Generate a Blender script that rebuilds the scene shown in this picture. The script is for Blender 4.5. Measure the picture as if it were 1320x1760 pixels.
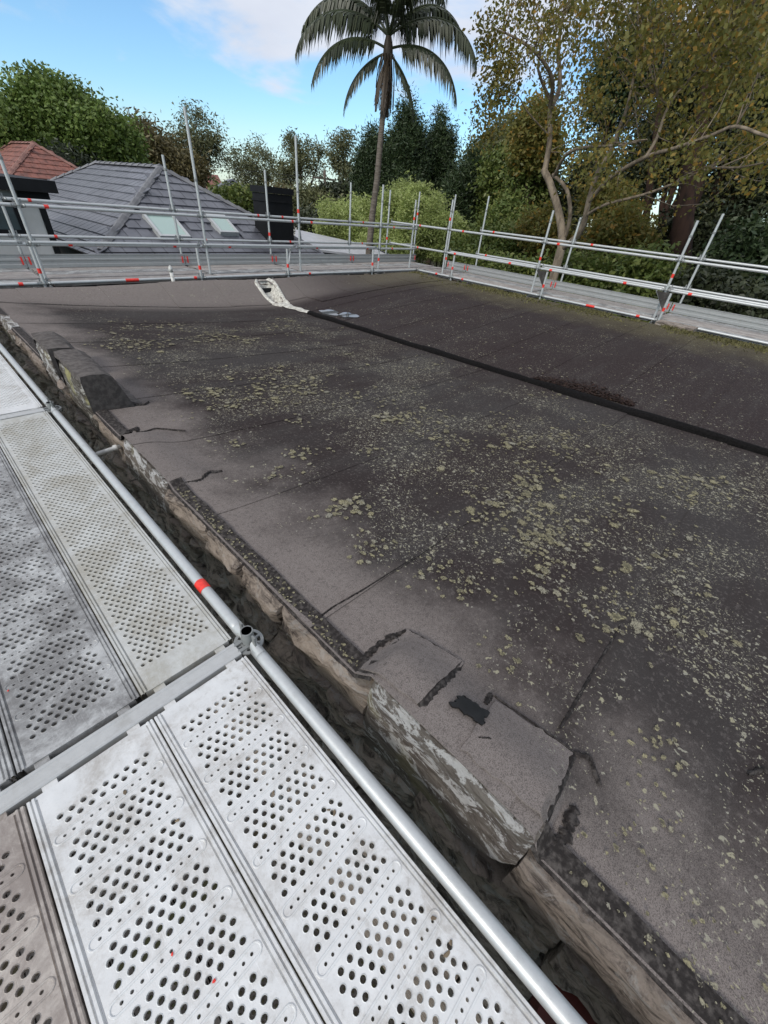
import bpy, math, random
import numpy as np
from mathutils import Vector, Matrix
random.seed(7); rng = np.random.default_rng(7)
S = bpy.context.scene
for o in list(bpy.data.objects): bpy.data.objects.remove(o)
COL = S.collection

# ------------------------------------------------------------------ camera
CAMH = 1.42
RW = np.array([[0.6939,-0.3914,0.6044],[-0.7151,-0.4727,0.5149],[0.0842,-0.7895,-0.6079]])  # world = RW @ (right, down, forward)
FPX, CX, CY = 684.0, 660.0, 880.0
cam = bpy.data.cameras.new('camera'); camo = bpy.data.objects.new('camera', cam); COL.objects.link(camo)
cam.sensor_fit = 'VERTICAL'; cam.sensor_height = 24.0; cam.lens = FPX/1760*24.0
cam.clip_start = 0.02; cam.clip_end = 3000
q = np.linalg.qr(RW.T)[0]; 
mw = Matrix(((RW[0,0],-RW[0,1],-RW[0,2],0),(RW[1,0],-RW[1,1],-RW[1,2],0),(RW[2,0],-RW[2,1],-RW[2,2],CAMH),(0,0,0,1)))
camo.matrix_world = mw
S.camera = camo
S.render.resolution_x, S.render.resolution_y = 768, 1024
S.render.engine = 'CYCLES'

# ------------------------------------------------------------------ sky, sun, exposure
SUN_AZ = math.radians(-98)      # from +Y towards +X: the sun stands to the left of the view
SUN_EL = math.radians(38)
S.view_settings.view_transform = 'Standard'; S.view_settings.look = 'None'
S.view_settings.exposure = 0.66; S.view_settings.gamma = 1.0
W = bpy.data.worlds.new('World'); S.world = W; W.use_nodes = True
wn = W.node_tree; wn.nodes.clear()
def N(nt, t, inp=None, **props):
    n = nt.nodes.new(t)
    for k, v in props.items(): setattr(n, k, v)
    for k, v in (inp or {}).items():
        s = n.inputs[k]
        if isinstance(v, bpy.types.NodeSocket): nt.links.new(v, s)
        else: s.default_value = v
    return n
def math_(nt, op, a, b=0.0, c=0.0, clamp=False):
    n = N(nt, 'ShaderNodeMath', operation=op, use_clamp=clamp)
    for i, v in enumerate((a, b, c)):
        if isinstance(v, bpy.types.NodeSocket): nt.links.new(v, n.inputs[i])
        else: n.inputs[i].default_value = v
    return n.outputs[0]
def mixc(nt, fac, a, b, blend='MIX'):
    n = N(nt, 'ShaderNodeMix', data_type='RGBA', blend_type=blend)
    for i, v in ((0, fac), (6, a), (7, b)):
        if isinstance(v, bpy.types.NodeSocket): nt.links.new(v, n.inputs[i])
        elif i == 0: n.inputs[i].default_value = v
        else: n.inputs[i].default_value = (*v, 1) if len(v) == 3 else v
    return n.outputs[2]
def sstep(nt, v, a, b, lo=0.0, hi=1.0):
    n = N(nt, 'ShaderNodeMapRange', interpolation_type='SMOOTHSTEP')
    nt.links.new(v, n.inputs[0])
    for i, x in enumerate((a, b, lo, hi)): n.inputs[i+1].default_value = x
    return n.outputs[0]
sky = N(wn, 'ShaderNodeTexSky', sky_type='NISHITA', sun_disc=False, sun_elevation=SUN_EL, sun_rotation=SUN_AZ,
        air_density=1.0, dust_density=0.6, ozone_density=2.2, altitude=50)
tc = N(wn, 'ShaderNodeTexCoord'); sx = N(wn, 'ShaderNodeSeparateXYZ', {0: tc.outputs['Generated']})
zc = math_(wn, 'MAXIMUM', sx.outputs[2], 0.0); zd = math_(wn, 'ADD', zc, 0.22)
cv = N(wn, 'ShaderNodeCombineXYZ', {0: math_(wn, 'DIVIDE', sx.outputs[0], zd), 1: math_(wn, 'DIVIDE', sx.outputs[1], zd), 2: 4.6})
cn = N(wn, 'ShaderNodeTexNoise', {'Vector': cv.outputs[0], 'Scale': 1.5, 'Detail': 7.0, 'Roughness': 0.52, 'Distortion': 0.25})
cn2 = N(wn, 'ShaderNodeTexNoise', {'Vector': cv.outputs[0], 'Scale': 3.2, 'Detail': 4.0, 'Roughness': 0.5})
elev = sstep(wn, sx.outputs[2], 0.06, 0.25, -0.23, 0.18)     # the cloud deck thickens overhead
cm = sstep(wn, math_(wn, 'ADD', cn.outputs[0], elev), 0.48, 0.64)
ccol = mixc(wn, cn2.outputs[0], (4.9, 5.2, 6.1), (7.1, 7.3, 7.8))
hz = sstep(wn, sx.outputs[2], 0.0, 0.13, 0.40, 0.0)
skyb = mixc(wn, 1.0, sky.outputs[0], (1.02, 1.29, 1.42), 'MULTIPLY')
skyc = mixc(wn, hz, skyb, (6.6, 6.7, 6.1))
bgcol = mixc(wn, math_(wn, 'MULTIPLY', cm, 0.92), skyc, ccol)
bg = N(wn, 'ShaderNodeBackground', {'Color': bgcol, 'Strength': 0.082})
wo = N(wn, 'ShaderNodeOutputWorld', {'Surface': bg.outputs[0]})
sl = bpy.data.lights.new('sun', 'SUN'); sl.energy = 1.5; sl.angle = math.radians(20); sl.color = (1.0, 0.95, 0.88)
so = bpy.data.objects.new('sun', sl); COL.objects.link(so); so.location = (-10, 5, 20)
sd = Vector((math.sin(SUN_AZ)*math.cos(SUN_EL), math.cos(SUN_AZ)*math.cos(SUN_EL), math.sin(SUN_EL)))
so.rotation_euler = sd.to_track_quat('Z', 'Y').to_euler()

# ------------------------------------------------------------------ pixel helper (a pixel is only a direction; distance is always given)
def ray(u, v): return RW @ np.array([u-CX, v-CY, FPX])
def at(u, v, z=None, x=None, y=None, D=None):
    d = ray(u, v)
    if z is not None: t = (z-CAMH)/d[2]
    elif x is not None: t = x/d[0]
    elif y is not None: t = y/d[1]
    else: t = D/math.hypot(d[0], d[1])
    return np.array([0, 0, CAMH]) + d*t

# ------------------------------------------------------------------ object helpers
def tag(o, label=None, cat=None, group=None, kind=None):
    if label: o['label'] = label
    if cat: o['category'] = cat
    if group: o['group'] = group
    if kind: o['kind'] = kind
    return o
def empty(name, loc, label=None, cat=None, group=None):
    o = bpy.data.objects.new(name, None); COL.objects.link(o); o.location = loc; o.empty_display_size = 0.1
    return tag(o, label, cat, group)
def link_mesh(name, me, mat, parent=None):
    o = bpy.data.objects.new(name, me); COL.objects.link(o)
    if mat is not None and len(me.materials) == 0: me.materials.append(mat)
    if parent is not None: o.parent = parent
    return o
class MB:
    def __init__(s): s.v = []; s.f = []
    def add(s, vs, fs):
        b = len(s.v); s.v.extend([tuple(map(float, p)) for p in vs]); s.f.extend([tuple(i+b for i in f) for f in fs]); return s
    def box(s, x0, x1, y0, y1, z0, z1):
        return s.add([(x0,y0,z0),(x1,y0,z0),(x1,y1,z0),(x0,y1,z0),(x0,y0,z1),(x1,y0,z1),(x1,y1,z1),(x0,y1,z1)],
                     [(3,2,1,0),(4,5,6,7),(0,1,5,4),(1,2,6,5),(2,3,7,6),(3,0,4,7)])
    def obox(s, c, ax, ay, az):   # oriented box: centre + three half-axis vectors
        c, ax, ay, az = map(np.array, (c, ax, ay, az)); p = []
        for k in (-1, 1):
            for (i, j) in ((-1,-1),(1,-1),(1,1),(-1,1)): p.append(c+ax*i+ay*j+az*k)
        return s.add(p, [(3,2,1,0),(4,5,6,7),(0,1,5,4),(1,2,6,5),(2,3,7,6),(3,0,4,7)])
    def tube(s, pts, rad, seg=12, cap=True):
        pts = [np.array(p, float) for p in pts]; n = len(pts)
        rads = rad if hasattr(rad, '__len__') else [rad]*n
        vs = []; fs = []; ref = None
        for i, p in enumerate(pts):
            t = pts[min(i+1, n-1)]-pts[max(i-1, 0)]; t = t/(np.linalg.norm(t)+1e-9)
            if ref is None: ref = np.array([0,0,1.]) if abs(t[2]) < .9 else np.array([1.,0,0])
            a = np.cross(t, ref); a /= np.linalg.norm(a)+1e-9; b = np.cross(t, a); ref = np.cross(a, t)
            for k in range(seg):
                w = 2*math.pi*k/seg; vs.append(p+rads[i]*(a*math.cos(w)+b*math.sin(w)))
        for i in range(n-1):
            for k in range(seg):
                k2 = (k+1) % seg; fs.append((i*seg+k, (i+1)*seg+k, (i+1)*seg+k2, i*seg+k2))
        if cap: fs.append(tuple(range(seg))); fs.append(tuple(reversed(range((n-1)*seg, n*seg))))
        return s.add(vs, fs)
    def build(s, name, mat, parent=None, smooth=False):
        off = np.array(parent.location) if parent is not None else np.zeros(3)
        if parent is not None and parent.parent is not None: off = off+np.array(parent.parent.location)
        me = bpy.data.meshes.new(name); me.from_pydata([tuple(np.array(p)-off) for p in s.v], [], s.f)
        if smooth:
            me.polygons.foreach_set('use_smooth', [True]*len(me.polygons))
        me.update()
        return link_mesh(name, me, mat, parent)
def auto_smooth(o, ang=40):
    me = o.data; me.polygons.foreach_set('use_smooth', [True]*len(me.polygons))
    me.set_sharp_from_angle(angle=math.radians(ang)); return o
def np_mesh(name, V, F, mat, parent=None, smooth=False):
    V = np.asarray(V, np.float32); F = np.asarray(F, np.int32); k = F.shape[1]
    me = bpy.data.meshes.new(name); me.vertices.add(len(V)); me.vertices.foreach_set('co', V.ravel())
    me.loops.add(F.size); me.loops.foreach_set('vertex_index', F.ravel())
    me.polygons.add(len(F)); me.polygons.foreach_set('loop_start', np.arange(len(F))*k)
    try: me.polygons.foreach_set('loop_total', np.full(len(F), k))
    except Exception: pass
    if smooth: me.polygons.foreach_set('use_smooth', np.ones(len(F), bool))
    me.update(calc_edges=True); me.validate()
    return link_mesh(name, me, mat, parent)
def copy_tree(o, parent=None):
    c = o.copy(); COL.objects.link(c); c.parent = parent
    for ch in [x for x in bpy.data.objects if x.parent == o]: copy_tree(ch, c)
    return c
def noise2(x, y, seed=0, octv=4):     # cheap smooth value noise
    r = np.random.default_rng(seed); t = r.random((64, 64)); out = 0; amp = 1; tot = 0
    x = np.asarray(x, float); y = np.asarray(y, float)
    for o in range(octv):
        xf = x*2**o+o*7.3; yf = y*2**o+o*3.1; xi = np.floor(xf).astype(int); yi = np.floor(yf).astype(int)
        fx = xf-xi; fy = yf-yi; fx = fx*fx*(3-2*fx); fy = fy*fy*(3-2*fy)
        g = lambda a, b: t[a % 64, b % 64]
        out = out+amp*((g(xi,yi)*(1-fx)+g(xi+1,yi)*fx)*(1-fy)+(g(xi,yi+1)*(1-fx)+g(xi+1,yi+1)*fx)*fy); tot += amp; amp *= .5
    return out/tot*2-1
def sm(a, b, x): t = np.clip((np.asarray(x, float)-a)/(b-a), 0, 1); return t*t*(3-2*t)

# ------------------------------------------------------------------ materials
def newmat(name, rough=0.6, metal=0.0, spec=0.5):
    m = bpy.data.materials.new(name); m.use_nodes = True; nt = m.node_tree
    b = nt.nodes['Principled BSDF']; b.inputs['Roughness'].default_value = rough; b.inputs['Metallic'].default_value = metal
    b.inputs['Specular IOR Level'].default_value = spec
    return m, nt, b
def noise(nt, vec, scale, detail=4, rough=0.55, dist=0.0):
    return N(nt, 'ShaderNodeTexNoise', {'Vector': vec, 'Scale': scale, 'Detail': detail, 'Roughness': rough, 'Distortion': dist}).outputs[0]
def objco(nt): return N(nt, 'ShaderNodeNewGeometry').outputs['Position']
def mapped(nt, vec, scale=(1,1,1), loc=(0,0,0)):
    return N(nt, 'ShaderNodeMapping', {'Vector': vec, 'Scale': scale, 'Location': loc}).outputs[0]
def bump(nt, b, h, strength=0.3, dist=0.01):
    n = N(nt, 'ShaderNodeBump', {'Height': h, 'Strength': strength, 'Distance': dist}); nt.links.new(n.outputs[0], b.inputs['Normal'])
def simple(name, c1, c2=None, scale=8, rough=0.6, metal=0.0, spec=0.5, bmp=0.0, bscale=60, stretch=(1,1,1), lo=.35, hi=.65):
    m, nt, b = newmat(name, rough, metal, spec); co = objco(nt)
    c2 = c2 or tuple(x*.7 for x in c1)
    f = sstep(nt, noise(nt, mapped(nt, co, stretch), scale, 6), lo, hi)
    nt.links.new(mixc(nt, f, c1, c2), b.inputs['Base Color'])
    if bmp: bump(nt, b, noise(nt, co, bscale, 5), bmp, 0.01)
    return m
def galv(name, base, dirt, dirtc, rough=0.42, metal=0.35, dscale=7, lo=.5, hi=.75, fine=.25):
    m, nt, b = newmat(name, rough, metal); co = objco(nt)
    n1 = noise(nt, co, 38, 5); n2 = noise(nt, co, dscale, 7, .65, .4); n3 = noise(nt, co, 230, 3)
    c = mixc(nt, n1, tuple(x*.88 for x in base), tuple(min(1, x*1.1) for x in base))
    c = mixc(nt, math_(nt, 'MULTIPLY', sstep(nt, n2, lo, hi), dirt), c, dirtc)
    c = mixc(nt, math_(nt, 'MULTIPLY', sstep(nt, n3, .55, .8), fine), c, tuple(x*.45 for x in base))
    nt.links.new(c, b.inputs['Base Color'])
    nt.links.new(math_(nt, 'MULTIPLY_ADD', n1, 0.25, rough-.12), b.inputs['Roughness'])
    bump(nt, b, n3, 0.12, 0.003)
    return m
M = {}
def plankmat(name, base, dirt, dirtc, lo=.50, hi=.72):
    m, nt, b = newmat(name, .5, .2); co = objco(nt)
    n1 = noise(nt, co, 14, 6, .65); n2 = noise(nt, co, 4.5, 8, .72, .6); n3 = noise(nt, co, 170, 3, .7); n4 = noise(nt, mapped(nt, co, (60, 3, 20)), 3, 4, .6); n5 = noise(nt, co, 42, 7, .8, .3)
    c = mixc(nt, n1, tuple(x*.80 for x in base), tuple(min(1, x*1.14) for x in base))
    c = mixc(nt, math_(nt, 'MULTIPLY', sstep(nt, math_(nt, 'MULTIPLY_ADD', n5, .35, math_(nt, 'MULTIPLY', n2, .8)), lo, hi+.06), dirt), c, dirtc)
    c = mixc(nt, math_(nt, 'MULTIPLY', sstep(nt, n5, .60, .70), .5*dirt), c, tuple(x*.6 for x in dirtc))
    c = mixc(nt, math_(nt, 'MULTIPLY', sstep(nt, n4, .60, .72), .35), c, tuple(min(1, x*1.25) for x in base))
    c = mixc(nt, math_(nt, 'MULTIPLY', sstep(nt, n3, .58, .75), .3), c, tuple(x*.4 for x in base))
    nt.links.new(c, b.inputs['Base Color']); nt.links.new(math_(nt, 'MULTIPLY_ADD', n1, .35, .36), b.inputs['Roughness'])
    bump(nt, b, n5, .15, .004); return m
M['tube'] = galv('galvanised_tube', (.50,.515,.51), .35, (.30,.30,.28))
M['casting'] = galv('galvanised_casting', (.25,.26,.255), .7, (.11,.10,.09), .55, .3)
M['plank'] = plankmat('plank_bright', (.67,.675,.665), .8, (.33,.30,.26))
M['plank_grey'] = plankmat('plank_grey', (.50,.505,.495), .95, (.17,.165,.16), .40, .62)
M['plank_olive'] = plankmat('plank_olive', (.53,.535,.51), .75, (.30,.275,.215), .44, .68)
M['plank_rust'] = plankmat('plank_rust', (.52,.475,.425), .9, (.22,.185,.165), .40, .64)
M['plank_far'] = plankmat('plank_far', (.40,.375,.35), .9, (.24,.21,.195), .40, .66)
M['plank_low'] = plankmat('plank_low', (.10,.092,.085), 1.0, (.03,.026,.022), .35, .6)  # shade under the near deck put into the plank colour; gussets share this tone
M['alu'] = galv('toe_board_alu', (.36,.365,.36), .4, (.22,.22,.21), .4, .3)
M['red'] = simple('red_tape', (.80,.045,.03), (.62,.03,.02), 40, .4)
M['black_plastic'] = simple('black_rubber', (.008,.008,.008), (.014,.014,.014), 30, .55, 0, .3)
M['white_pipe'] = simple('white_pvc', (.62,.62,.59), (.42,.41,.38), 25, .45)
M['black_metal'] = simple('black_cladding', (.005,.0055,.0065), (.008,.0085,.01), 5, .65, 0, .25)
M['white_wall'] = simple('white_render', (.62,.61,.58), (.55,.54,.51), 3, .8)
M['grey_wall'] = simple('grey_render', (.30,.30,.30), (.26,.26,.26), 3, .8)
M['tile_grey'] = simple('grey_roof_tile', (.115,.118,.135), (.075,.077,.09), 2.2, .34, 0, .6, .15, 40)
M['tile_red'] = simple('terracotta_tile', (.25,.10,.075), (.14,.065,.052), 3.5, .7, 0, .4, .2, 40)
M['metal_roof'] = simple('metal_roof', (.42,.42,.43), (.34,.34,.35), 3, .4)
M['bark'] = simple('bark_brown', (.085,.062,.045), (.04,.03,.024), 6, .9, 0, .2, .6, 25, (1,1,.3))
M['bark_pale'] = simple('bark_pale', (.27,.22,.165), (.13,.105,.08), 7, .85, 0, .2, .5, 30, (1,1,.4))
M['bark_red'] = simple('bark_red', (.05,.028,.02), (.022,.014,.011), 5, .9, 0, .2, .6, 20, (1,1,.2))
M['palm_trunk'] = simple('palm_trunk', (.17,.145,.12), (.09,.075,.06), 5, .85, 0, .3, .4, 20, (1,1,6))
M['dark_wall'] = simple('dark_wall', (.035,.028,.025), (.022,.018,.017), 6, .9)  # near-black wall colour, standing in for darkness in the gap below the far deck
M['wood_pole'] = simple('timber_pole', (.13,.10,.08), (.08,.06,.05), 6, .9)
def leafmat(name, cols, trans=0.25, rough=.5):
    m, nt, b = newmat(name, rough, 0, .35); g = N(nt, 'ShaderNodeNewGeometry')
    r = N(nt, 'ShaderNodeValToRGB', {0: g.outputs['Random Per Island']}); el = r.color_ramp.elements
    n = len(cols)
    while len(el) < n: el.new(.5)
    for i, c in enumerate(cols): el[i].position = i/(n-1); el[i].color = (*c, 1)
    big = noise(nt, g.outputs['Position'], .7, 3)
    c = mixc(nt, sstep(nt, big, .3, .7), r.outputs[0], tuple(x*.55 for x in cols[0]))
    c = mixc(nt, .45, r.outputs[0], c)
    nt.links.new(c, b.inputs['Base Color'])
    tr = N(nt, 'ShaderNodeBsdfTranslucent', {'Color': c}); mx = N(nt, 'ShaderNodeMixShader', {0: trans, 1: b.outputs[0], 2: tr.outputs[0]})
    nt.links.new(mx.outputs[0], nt.nodes['Material Output'].inputs['Surface'])
    return m
M['leaf_green'] = leafmat('leaf_green', [(.09,.14,.028),(.14,.21,.045),(.20,.26,.07)])
M['leaf_euc'] = leafmat('leaf_eucalypt', [(.10,.11,.05),(.15,.16,.075),(.19,.185,.09)])
M['leaf_brown'] = leafmat('leaf_olive_brown', [(.10,.088,.035),(.14,.118,.05),(.17,.14,.065)])
M['leaf_conifer'] = leafmat('leaf_conifer', [(.026,.045,.018),(.042,.068,.026),(.065,.092,.034)], .1)
M['leaf_lime'] = leafmat('leaf_lime', [(.28,.34,.10),(.40,.47,.16),(.52,.57,.25)], .4)
M['leaf_autumn'] = leafmat('leaf_autumn', [(.14,.15,.04),(.20,.195,.05),(.24,.225,.06),(.28,.22,.06),(.20,.20,.052),(.48,.26,.05)], .45)
M['leaf_dark'] = leafmat('leaf_dark', [(.028,.036,.018),(.045,.055,.026),(.065,.075,.034)], .12)
M['leaf_shrub'] = leafmat('leaf_shrub', [(.08,.12,.028),(.13,.17,.04),(.20,.22,.06)])
M['leaf_palm'] = leafmat('leaf_palm', [(.028,.038,.018),(.045,.058,.026),(.065,.075,.035)], .15, .4)
M['leaf_dead'] = leafmat('leaf_dead', [(.05,.035,.022),(.07,.05,.03)], .1)
M['lead_grey'] = leafmat('leaf_olive_grey', [(.075,.09,.06),(.11,.13,.09)])
def glassmat(name, c, rough=.06):
    m, nt, b = newmat(name, rough, 0, .8); b.inputs['Base Color'].default_value = (*c, 1); return m
M['glass'] = glassmat('window_glass', (.06,.085,.09)); M['skyglass'] = glassmat('skylight_glass', (.33,.44,.40), .12)
M['ground'] = simple('garden_ground', (.035,.038,.018), (.035,.028,.02), .6, .95, 0, .2)

# roof membrane: mineral granule felt, worn pale at the stone edge, purplish and darker in the field
def membrane(name, patch=False):
    m, nt, b = newmat(name, .92, 0, .06); co = objco(nt); sp = N(nt, 'ShaderNodeSeparateXYZ', {0: co}); X, Y = sp.outputs[0], sp.outputs[1]
    wob = noise(nt, co, 1.6, 4, .6); big = noise(nt, mapped(nt, co, (.35, 1.0, 1)), 1.2, 5, .6); st = noise(nt, mapped(nt, co, (.5, 3.5, 1)), 1.3, 5, .6)
    gr = noise(nt, co, 300, 2, .7); gr2 = noise(nt, co, 110, 3, .75); gr3 = noise(nt, co, 45, 4, .75)
    field = mixc(nt, sstep(nt, big, .38, .62), (.036,.028,.027), (.052,.047,.045))
    right = sstep(nt, X, 4.6, 5.4)
    field = mixc(nt, math_(nt, 'MULTIPLY', right, .75), field, (.031,.0215,.0215))
    field = mixc(nt, math_(nt, 'MULTIPLY', sstep(nt, st, .5, .72), .45), field, (.064,.058,.054))
    xe = math_(nt, 'MULTIPLY_ADD', wob, 1.3, X)                              # pale weathered margin along the near edge
    xe2 = math_(nt, 'SUBTRACT', xe, .55)
    pale = sstep(nt, math_(nt, 'ADD', xe2, sstep(nt, Y, .3, -1.2, 0, .06)), .86, 1.50, 1.0, 0.0)
    far = sstep(nt, Y, 7.2, 7.9); palef = math_(nt, 'MULTIPLY', far, sstep(nt, X, 4.6, 7.5, 1, .25))
    pale = math_(nt, 'MAXIMUM', pale, math_(nt, 'MULTIPLY', palef, 1.0))
    if patch: pale = 1.0
    c = mixc(nt, pale, field, (.210,.183,.168))
    c = mixc(nt, math_(nt, 'MULTIPLY', sstep(nt, gr, .45, .62), .55), c, (.028,.025,.024))
    c = mixc(nt, math_(nt, 'MULTIPLY', sstep(nt, gr3, .52, .68), .38), c, (.045,.040,.038))
    c = mixc(nt, math_(nt, 'MULTIPLY', sstep(nt, gr3, .48, .34), .22), c, (.24,.215,.20))
    c = mixc(nt, math_(nt, 'MULTIPLY', sstep(nt, gr2, .60, .8), .35), c, (.24,.225,.21))
    # lichen specks, crust and rings
    lz = math_(nt, 'MULTIPLY', sstep(nt, xe2, 1.0, 1.7), sstep(nt, X, 4.2, 5.0, 1.0, .22))
    lz = math_(nt, 'MULTIPLY', lz, sstep(nt, Y, 5.2, 7.2, 1.0, .15))
    lz = math_(nt, 'MAXIMUM', lz, sstep(nt, Y, -.2, -.9, 0, .8))
    ln = noise(nt, co, 1.5, 5, .65)
    lm = math_(nt, 'MULTIPLY', lz, sstep(nt, ln, .42, .60))
    wv = N(nt, 'ShaderNodeMixRGB', {0: .05, 1: co, 2: N(nt, 'ShaderNodeTexNoise', {'Vector': co, 'Scale': 30.0}).outputs[1]}).outputs[0]
    for sc, r0, r1, amt in ((34, .20, .34, .85), (70, .22, .36, .85), (140, .22, .36, .75)):
        vo = N(nt, 'ShaderNodeTexVoronoi', {'Vector': wv, 'Scale': float(sc), 'Randomness': 1.0})
        cr = N(nt, 'ShaderNodeSeparateXYZ', {0: vo.outputs['Color']})
        pick = math_(nt, 'GREATER_THAN', math_(nt, 'MULTIPLY', lm, .34), cr.outputs[0])
        edge = math_(nt, 'ADD', vo.outputs['Distance'], math_(nt, 'MULTIPLY', gr2, .35))
        disc = sstep(nt, edge, r1+.22, r0+.22, 0, 1); hole = sstep(nt, edge, .16, .34, .35, 1)
        f = math_(nt, 'MULTIPLY', math_(nt, 'MULTIPLY', disc, hole), math_(nt, 'MULTIPLY', pick, amt))
        lc = mixc(nt, cr.outputs[1], (.33,.31,.21), (.29,.28,.235))
        c = mixc(nt, f, c, lc)
    # moss towards the far right edge
    mo = math_(nt, 'MULTIPLY', sstep(nt, math_(nt, 'MULTIPLY_ADD', ln, 1.8, X), 8.9, 10.6), sstep(nt, gr2, .38, .6))
    mo = math_(nt, 'MAXIMUM', mo, math_(nt, 'MULTIPLY', math_(nt, 'MULTIPLY', sstep(nt, X, 6.5, 8.5), sstep(nt, Y, 6.6, 8)), sstep(nt, gr2, .42, .62)))
    c = mixc(nt, math_(nt, 'MULTIPLY', mo, .75), c, (.155,.14,.075))
    nt.links.new(c, b.inputs['Base Color'])
    nt.links.new(math_(nt, 'MULTIPLY_ADD', right, -.1, .9), b.inputs['Roughness'])
    h = math_(nt, 'ADD', math_(nt, 'MULTIPLY', gr, .5), math_(nt, 'MULTIPLY', gr2, .5))
    bump(nt, b, h, .45, .004)
    return m
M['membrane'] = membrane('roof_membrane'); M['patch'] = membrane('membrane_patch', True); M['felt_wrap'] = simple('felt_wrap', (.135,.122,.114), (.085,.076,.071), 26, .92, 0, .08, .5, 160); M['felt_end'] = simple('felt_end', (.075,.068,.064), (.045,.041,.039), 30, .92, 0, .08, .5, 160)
M['bitumen'] = simple('bitumen', (.004,.0035,.0035), (.009,.008,.008), 60, .85, 0, .1, .6, 90)
M['bitumen_worn'] = simple('bitumen_worn', (.022,.019,.018), (.075,.067,.062), 55, .85, 0, .15, .6, 90, (1,1,1), .4, .7)
M['white_paint'] = simple('white_paint', (.60,.59,.53), (.33,.31,.27), 22, .7, 0, .4, .4, 70)
def stonemat(name, tan, dark, crust, crust_amt, yell=0.0, dlo=.36, dhi=.62, topc=0.0):
    m, nt, b = newmat(name, .9, 0, .25); co = objco(nt); sp = N(nt, 'ShaderNodeSeparateXYZ', {0: co})
    st = mapped(nt, co, (1, .7, 3.2)); n1 = noise(nt, st, 11, 9, .74, .8); n2 = noise(nt, co, 55, 6, .75); n3 = noise(nt, mapped(nt, co, (1,.8,1.6)), 13, 8, .75, .5)
    n4 = noise(nt, co, 3.2, 4)
    c = mixc(nt, sstep(nt, n1, dlo, dhi), tan, dark)
    c = mixc(nt, math_(nt, 'MULTIPLY', sstep(nt, n2, .50, .75), .45), c, tuple(x*.5 for x in dark))
    n3 = math_(nt, 'ADD', n3, sstep(nt, math_(nt, 'MULTIPLY_ADD', n4, .25, sp.outputs[2]), -.10, .14, 0, topc)) if topc else n3
    c = mixc(nt, math_(nt, 'MULTIPLY', sstep(nt, n3, .53, .60), crust_amt), c, crust)
    if yell: c = mixc(nt, math_(nt, 'MULTIPLY', sstep(nt, n4, .55, .64), yell), c, (.42,.39,.17))
    nt.links.new(c, b.inputs['Base Color'])
    bump(nt, b, math_(nt, 'ADD', n1, math_(nt, 'MULTIPLY', n2, .6)), 1.0, .035)
    return m
M['stone_dark'] = stonemat('stone_dark', (.36,.30,.25), (.055,.044,.038), (.42,.40,.37), .55, 0, .44, .66)
M['stone_tan'] = stonemat('stone_tan', (.42,.35,.285), (.07,.056,.048), (.46,.43,.39), .6, 0, .45, .66)
M['stone_cap'] = stonemat('stone_cap', (.25,.225,.195), (.12,.10,.085), (.62,.61,.59), .95, .25, .36, .62, .055)
M['stone_yellow'] = stonemat('stone_yellow', (.22,.20,.17), (.07,.06,.05), (.52,.51,.47), .8, .8)
def lichenmat():
    m, nt, b = newmat('lichen', .95, 0, .2); g = N(nt, 'ShaderNodeNewGeometry'); at_ = N(nt, 'ShaderNodeAttribute', attribute_name='rim')
    r = N(nt, 'ShaderNodeValToRGB', {0: g.outputs['Random Per Island']}); el = r.color_ramp.elements
    el[0].color = (.22,.20,.125,1); el[1].color = (.27,.255,.205,1); e = el.new(.6); e.color = (.33,.30,.18,1)
    n = noise(nt, g.outputs['Position'], 130, 4, .7)
    c = mixc(nt, sstep(nt, at_.outputs['Fac'], .05, .75), (.13,.12,.075), r.outputs[0])
    c = mixc(nt, math_(nt, 'MULTIPLY', sstep(nt, n, .46, .60), .75), c, (.085,.075,.058))
    ed = N(nt, 'ShaderNodeAttribute', attribute_name='edge'); n2 = noise(nt, g.outputs['Position'], 95, 4, .8)
    al = math_(nt, 'GREATER_THAN', n2, math_(nt, 'MULTIPLY_ADD', ed.outputs['Fac'], .24, .40))
    nt.links.new(al, b.inputs['Alpha'])
    nt.links.new(c, b.inputs['Base Color']); bump(nt, b, n, .8, .006); return m
M['lichen'] = lichenmat()
M['moss'] = leafmat('moss', [(.09,.085,.03),(.14,.125,.05),(.17,.16,.075)], .1, .9)

# ------------------------------------------------------------------ ground
GZ = -5.6
g = MB(); R_ = 900; seg = 48
g.add([(0,0,GZ)]+[(R_*math.cos(2*math.pi*i/seg), R_*math.sin(2*math.pi*i/seg), GZ) for i in range(seg)], [(0,1+i,1+(i+1)%seg) for i in range(seg)])
tag(g.build('ground', M['ground']), kind='structure')

# ------------------------------------------------------------------ the flat roof
XE, XV, XR = 0.60, 5.0, 10.05        # near edge, valley, far right edge
YC, YF = 7.72, 8.36                  # foot and top of the far upstand
def zroof(x, y):
    x = np.asarray(x, float); y = np.asarray(y, float)
    zv = .15+.0245*np.clip(y, -1, 9); t = np.clip((x-XE)/(XV-XE), 0, 1); t2 = np.clip((x-XV)/(XR-XV), 0, 1)
    z = np.where(x < XV, -zv*(1-(1-t)**1.7), -zv*(1-t2)**1.7)
    k = sm(YC-.12, YF, y); z = z*(1-k)+(.0+.01*np.sin(x*2.1))*k
    z = z+.006*noise2(x*1.2, y*1.2, 3)+.004*noise2(x*.7, y*3.5, 5)
    for (y0, y1, h, dx) in ((-.15, .50, .085, .30), (2.2, 2.9, .05, .26)):      # membrane dressed over the low capping stones
        z = z+h*sm(y0-.04, y0+.01, y)*(1-sm(y1-.02, y1+.08, y))*(1-sm(XE+dx-.20, XE+dx+.08, x))
    return z
roof = empty('flat_roof', (XE, 0, -1.0), 'dark lichen-spotted felt flat roof with a black valley strip down its middle', 'flat roof')
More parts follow.
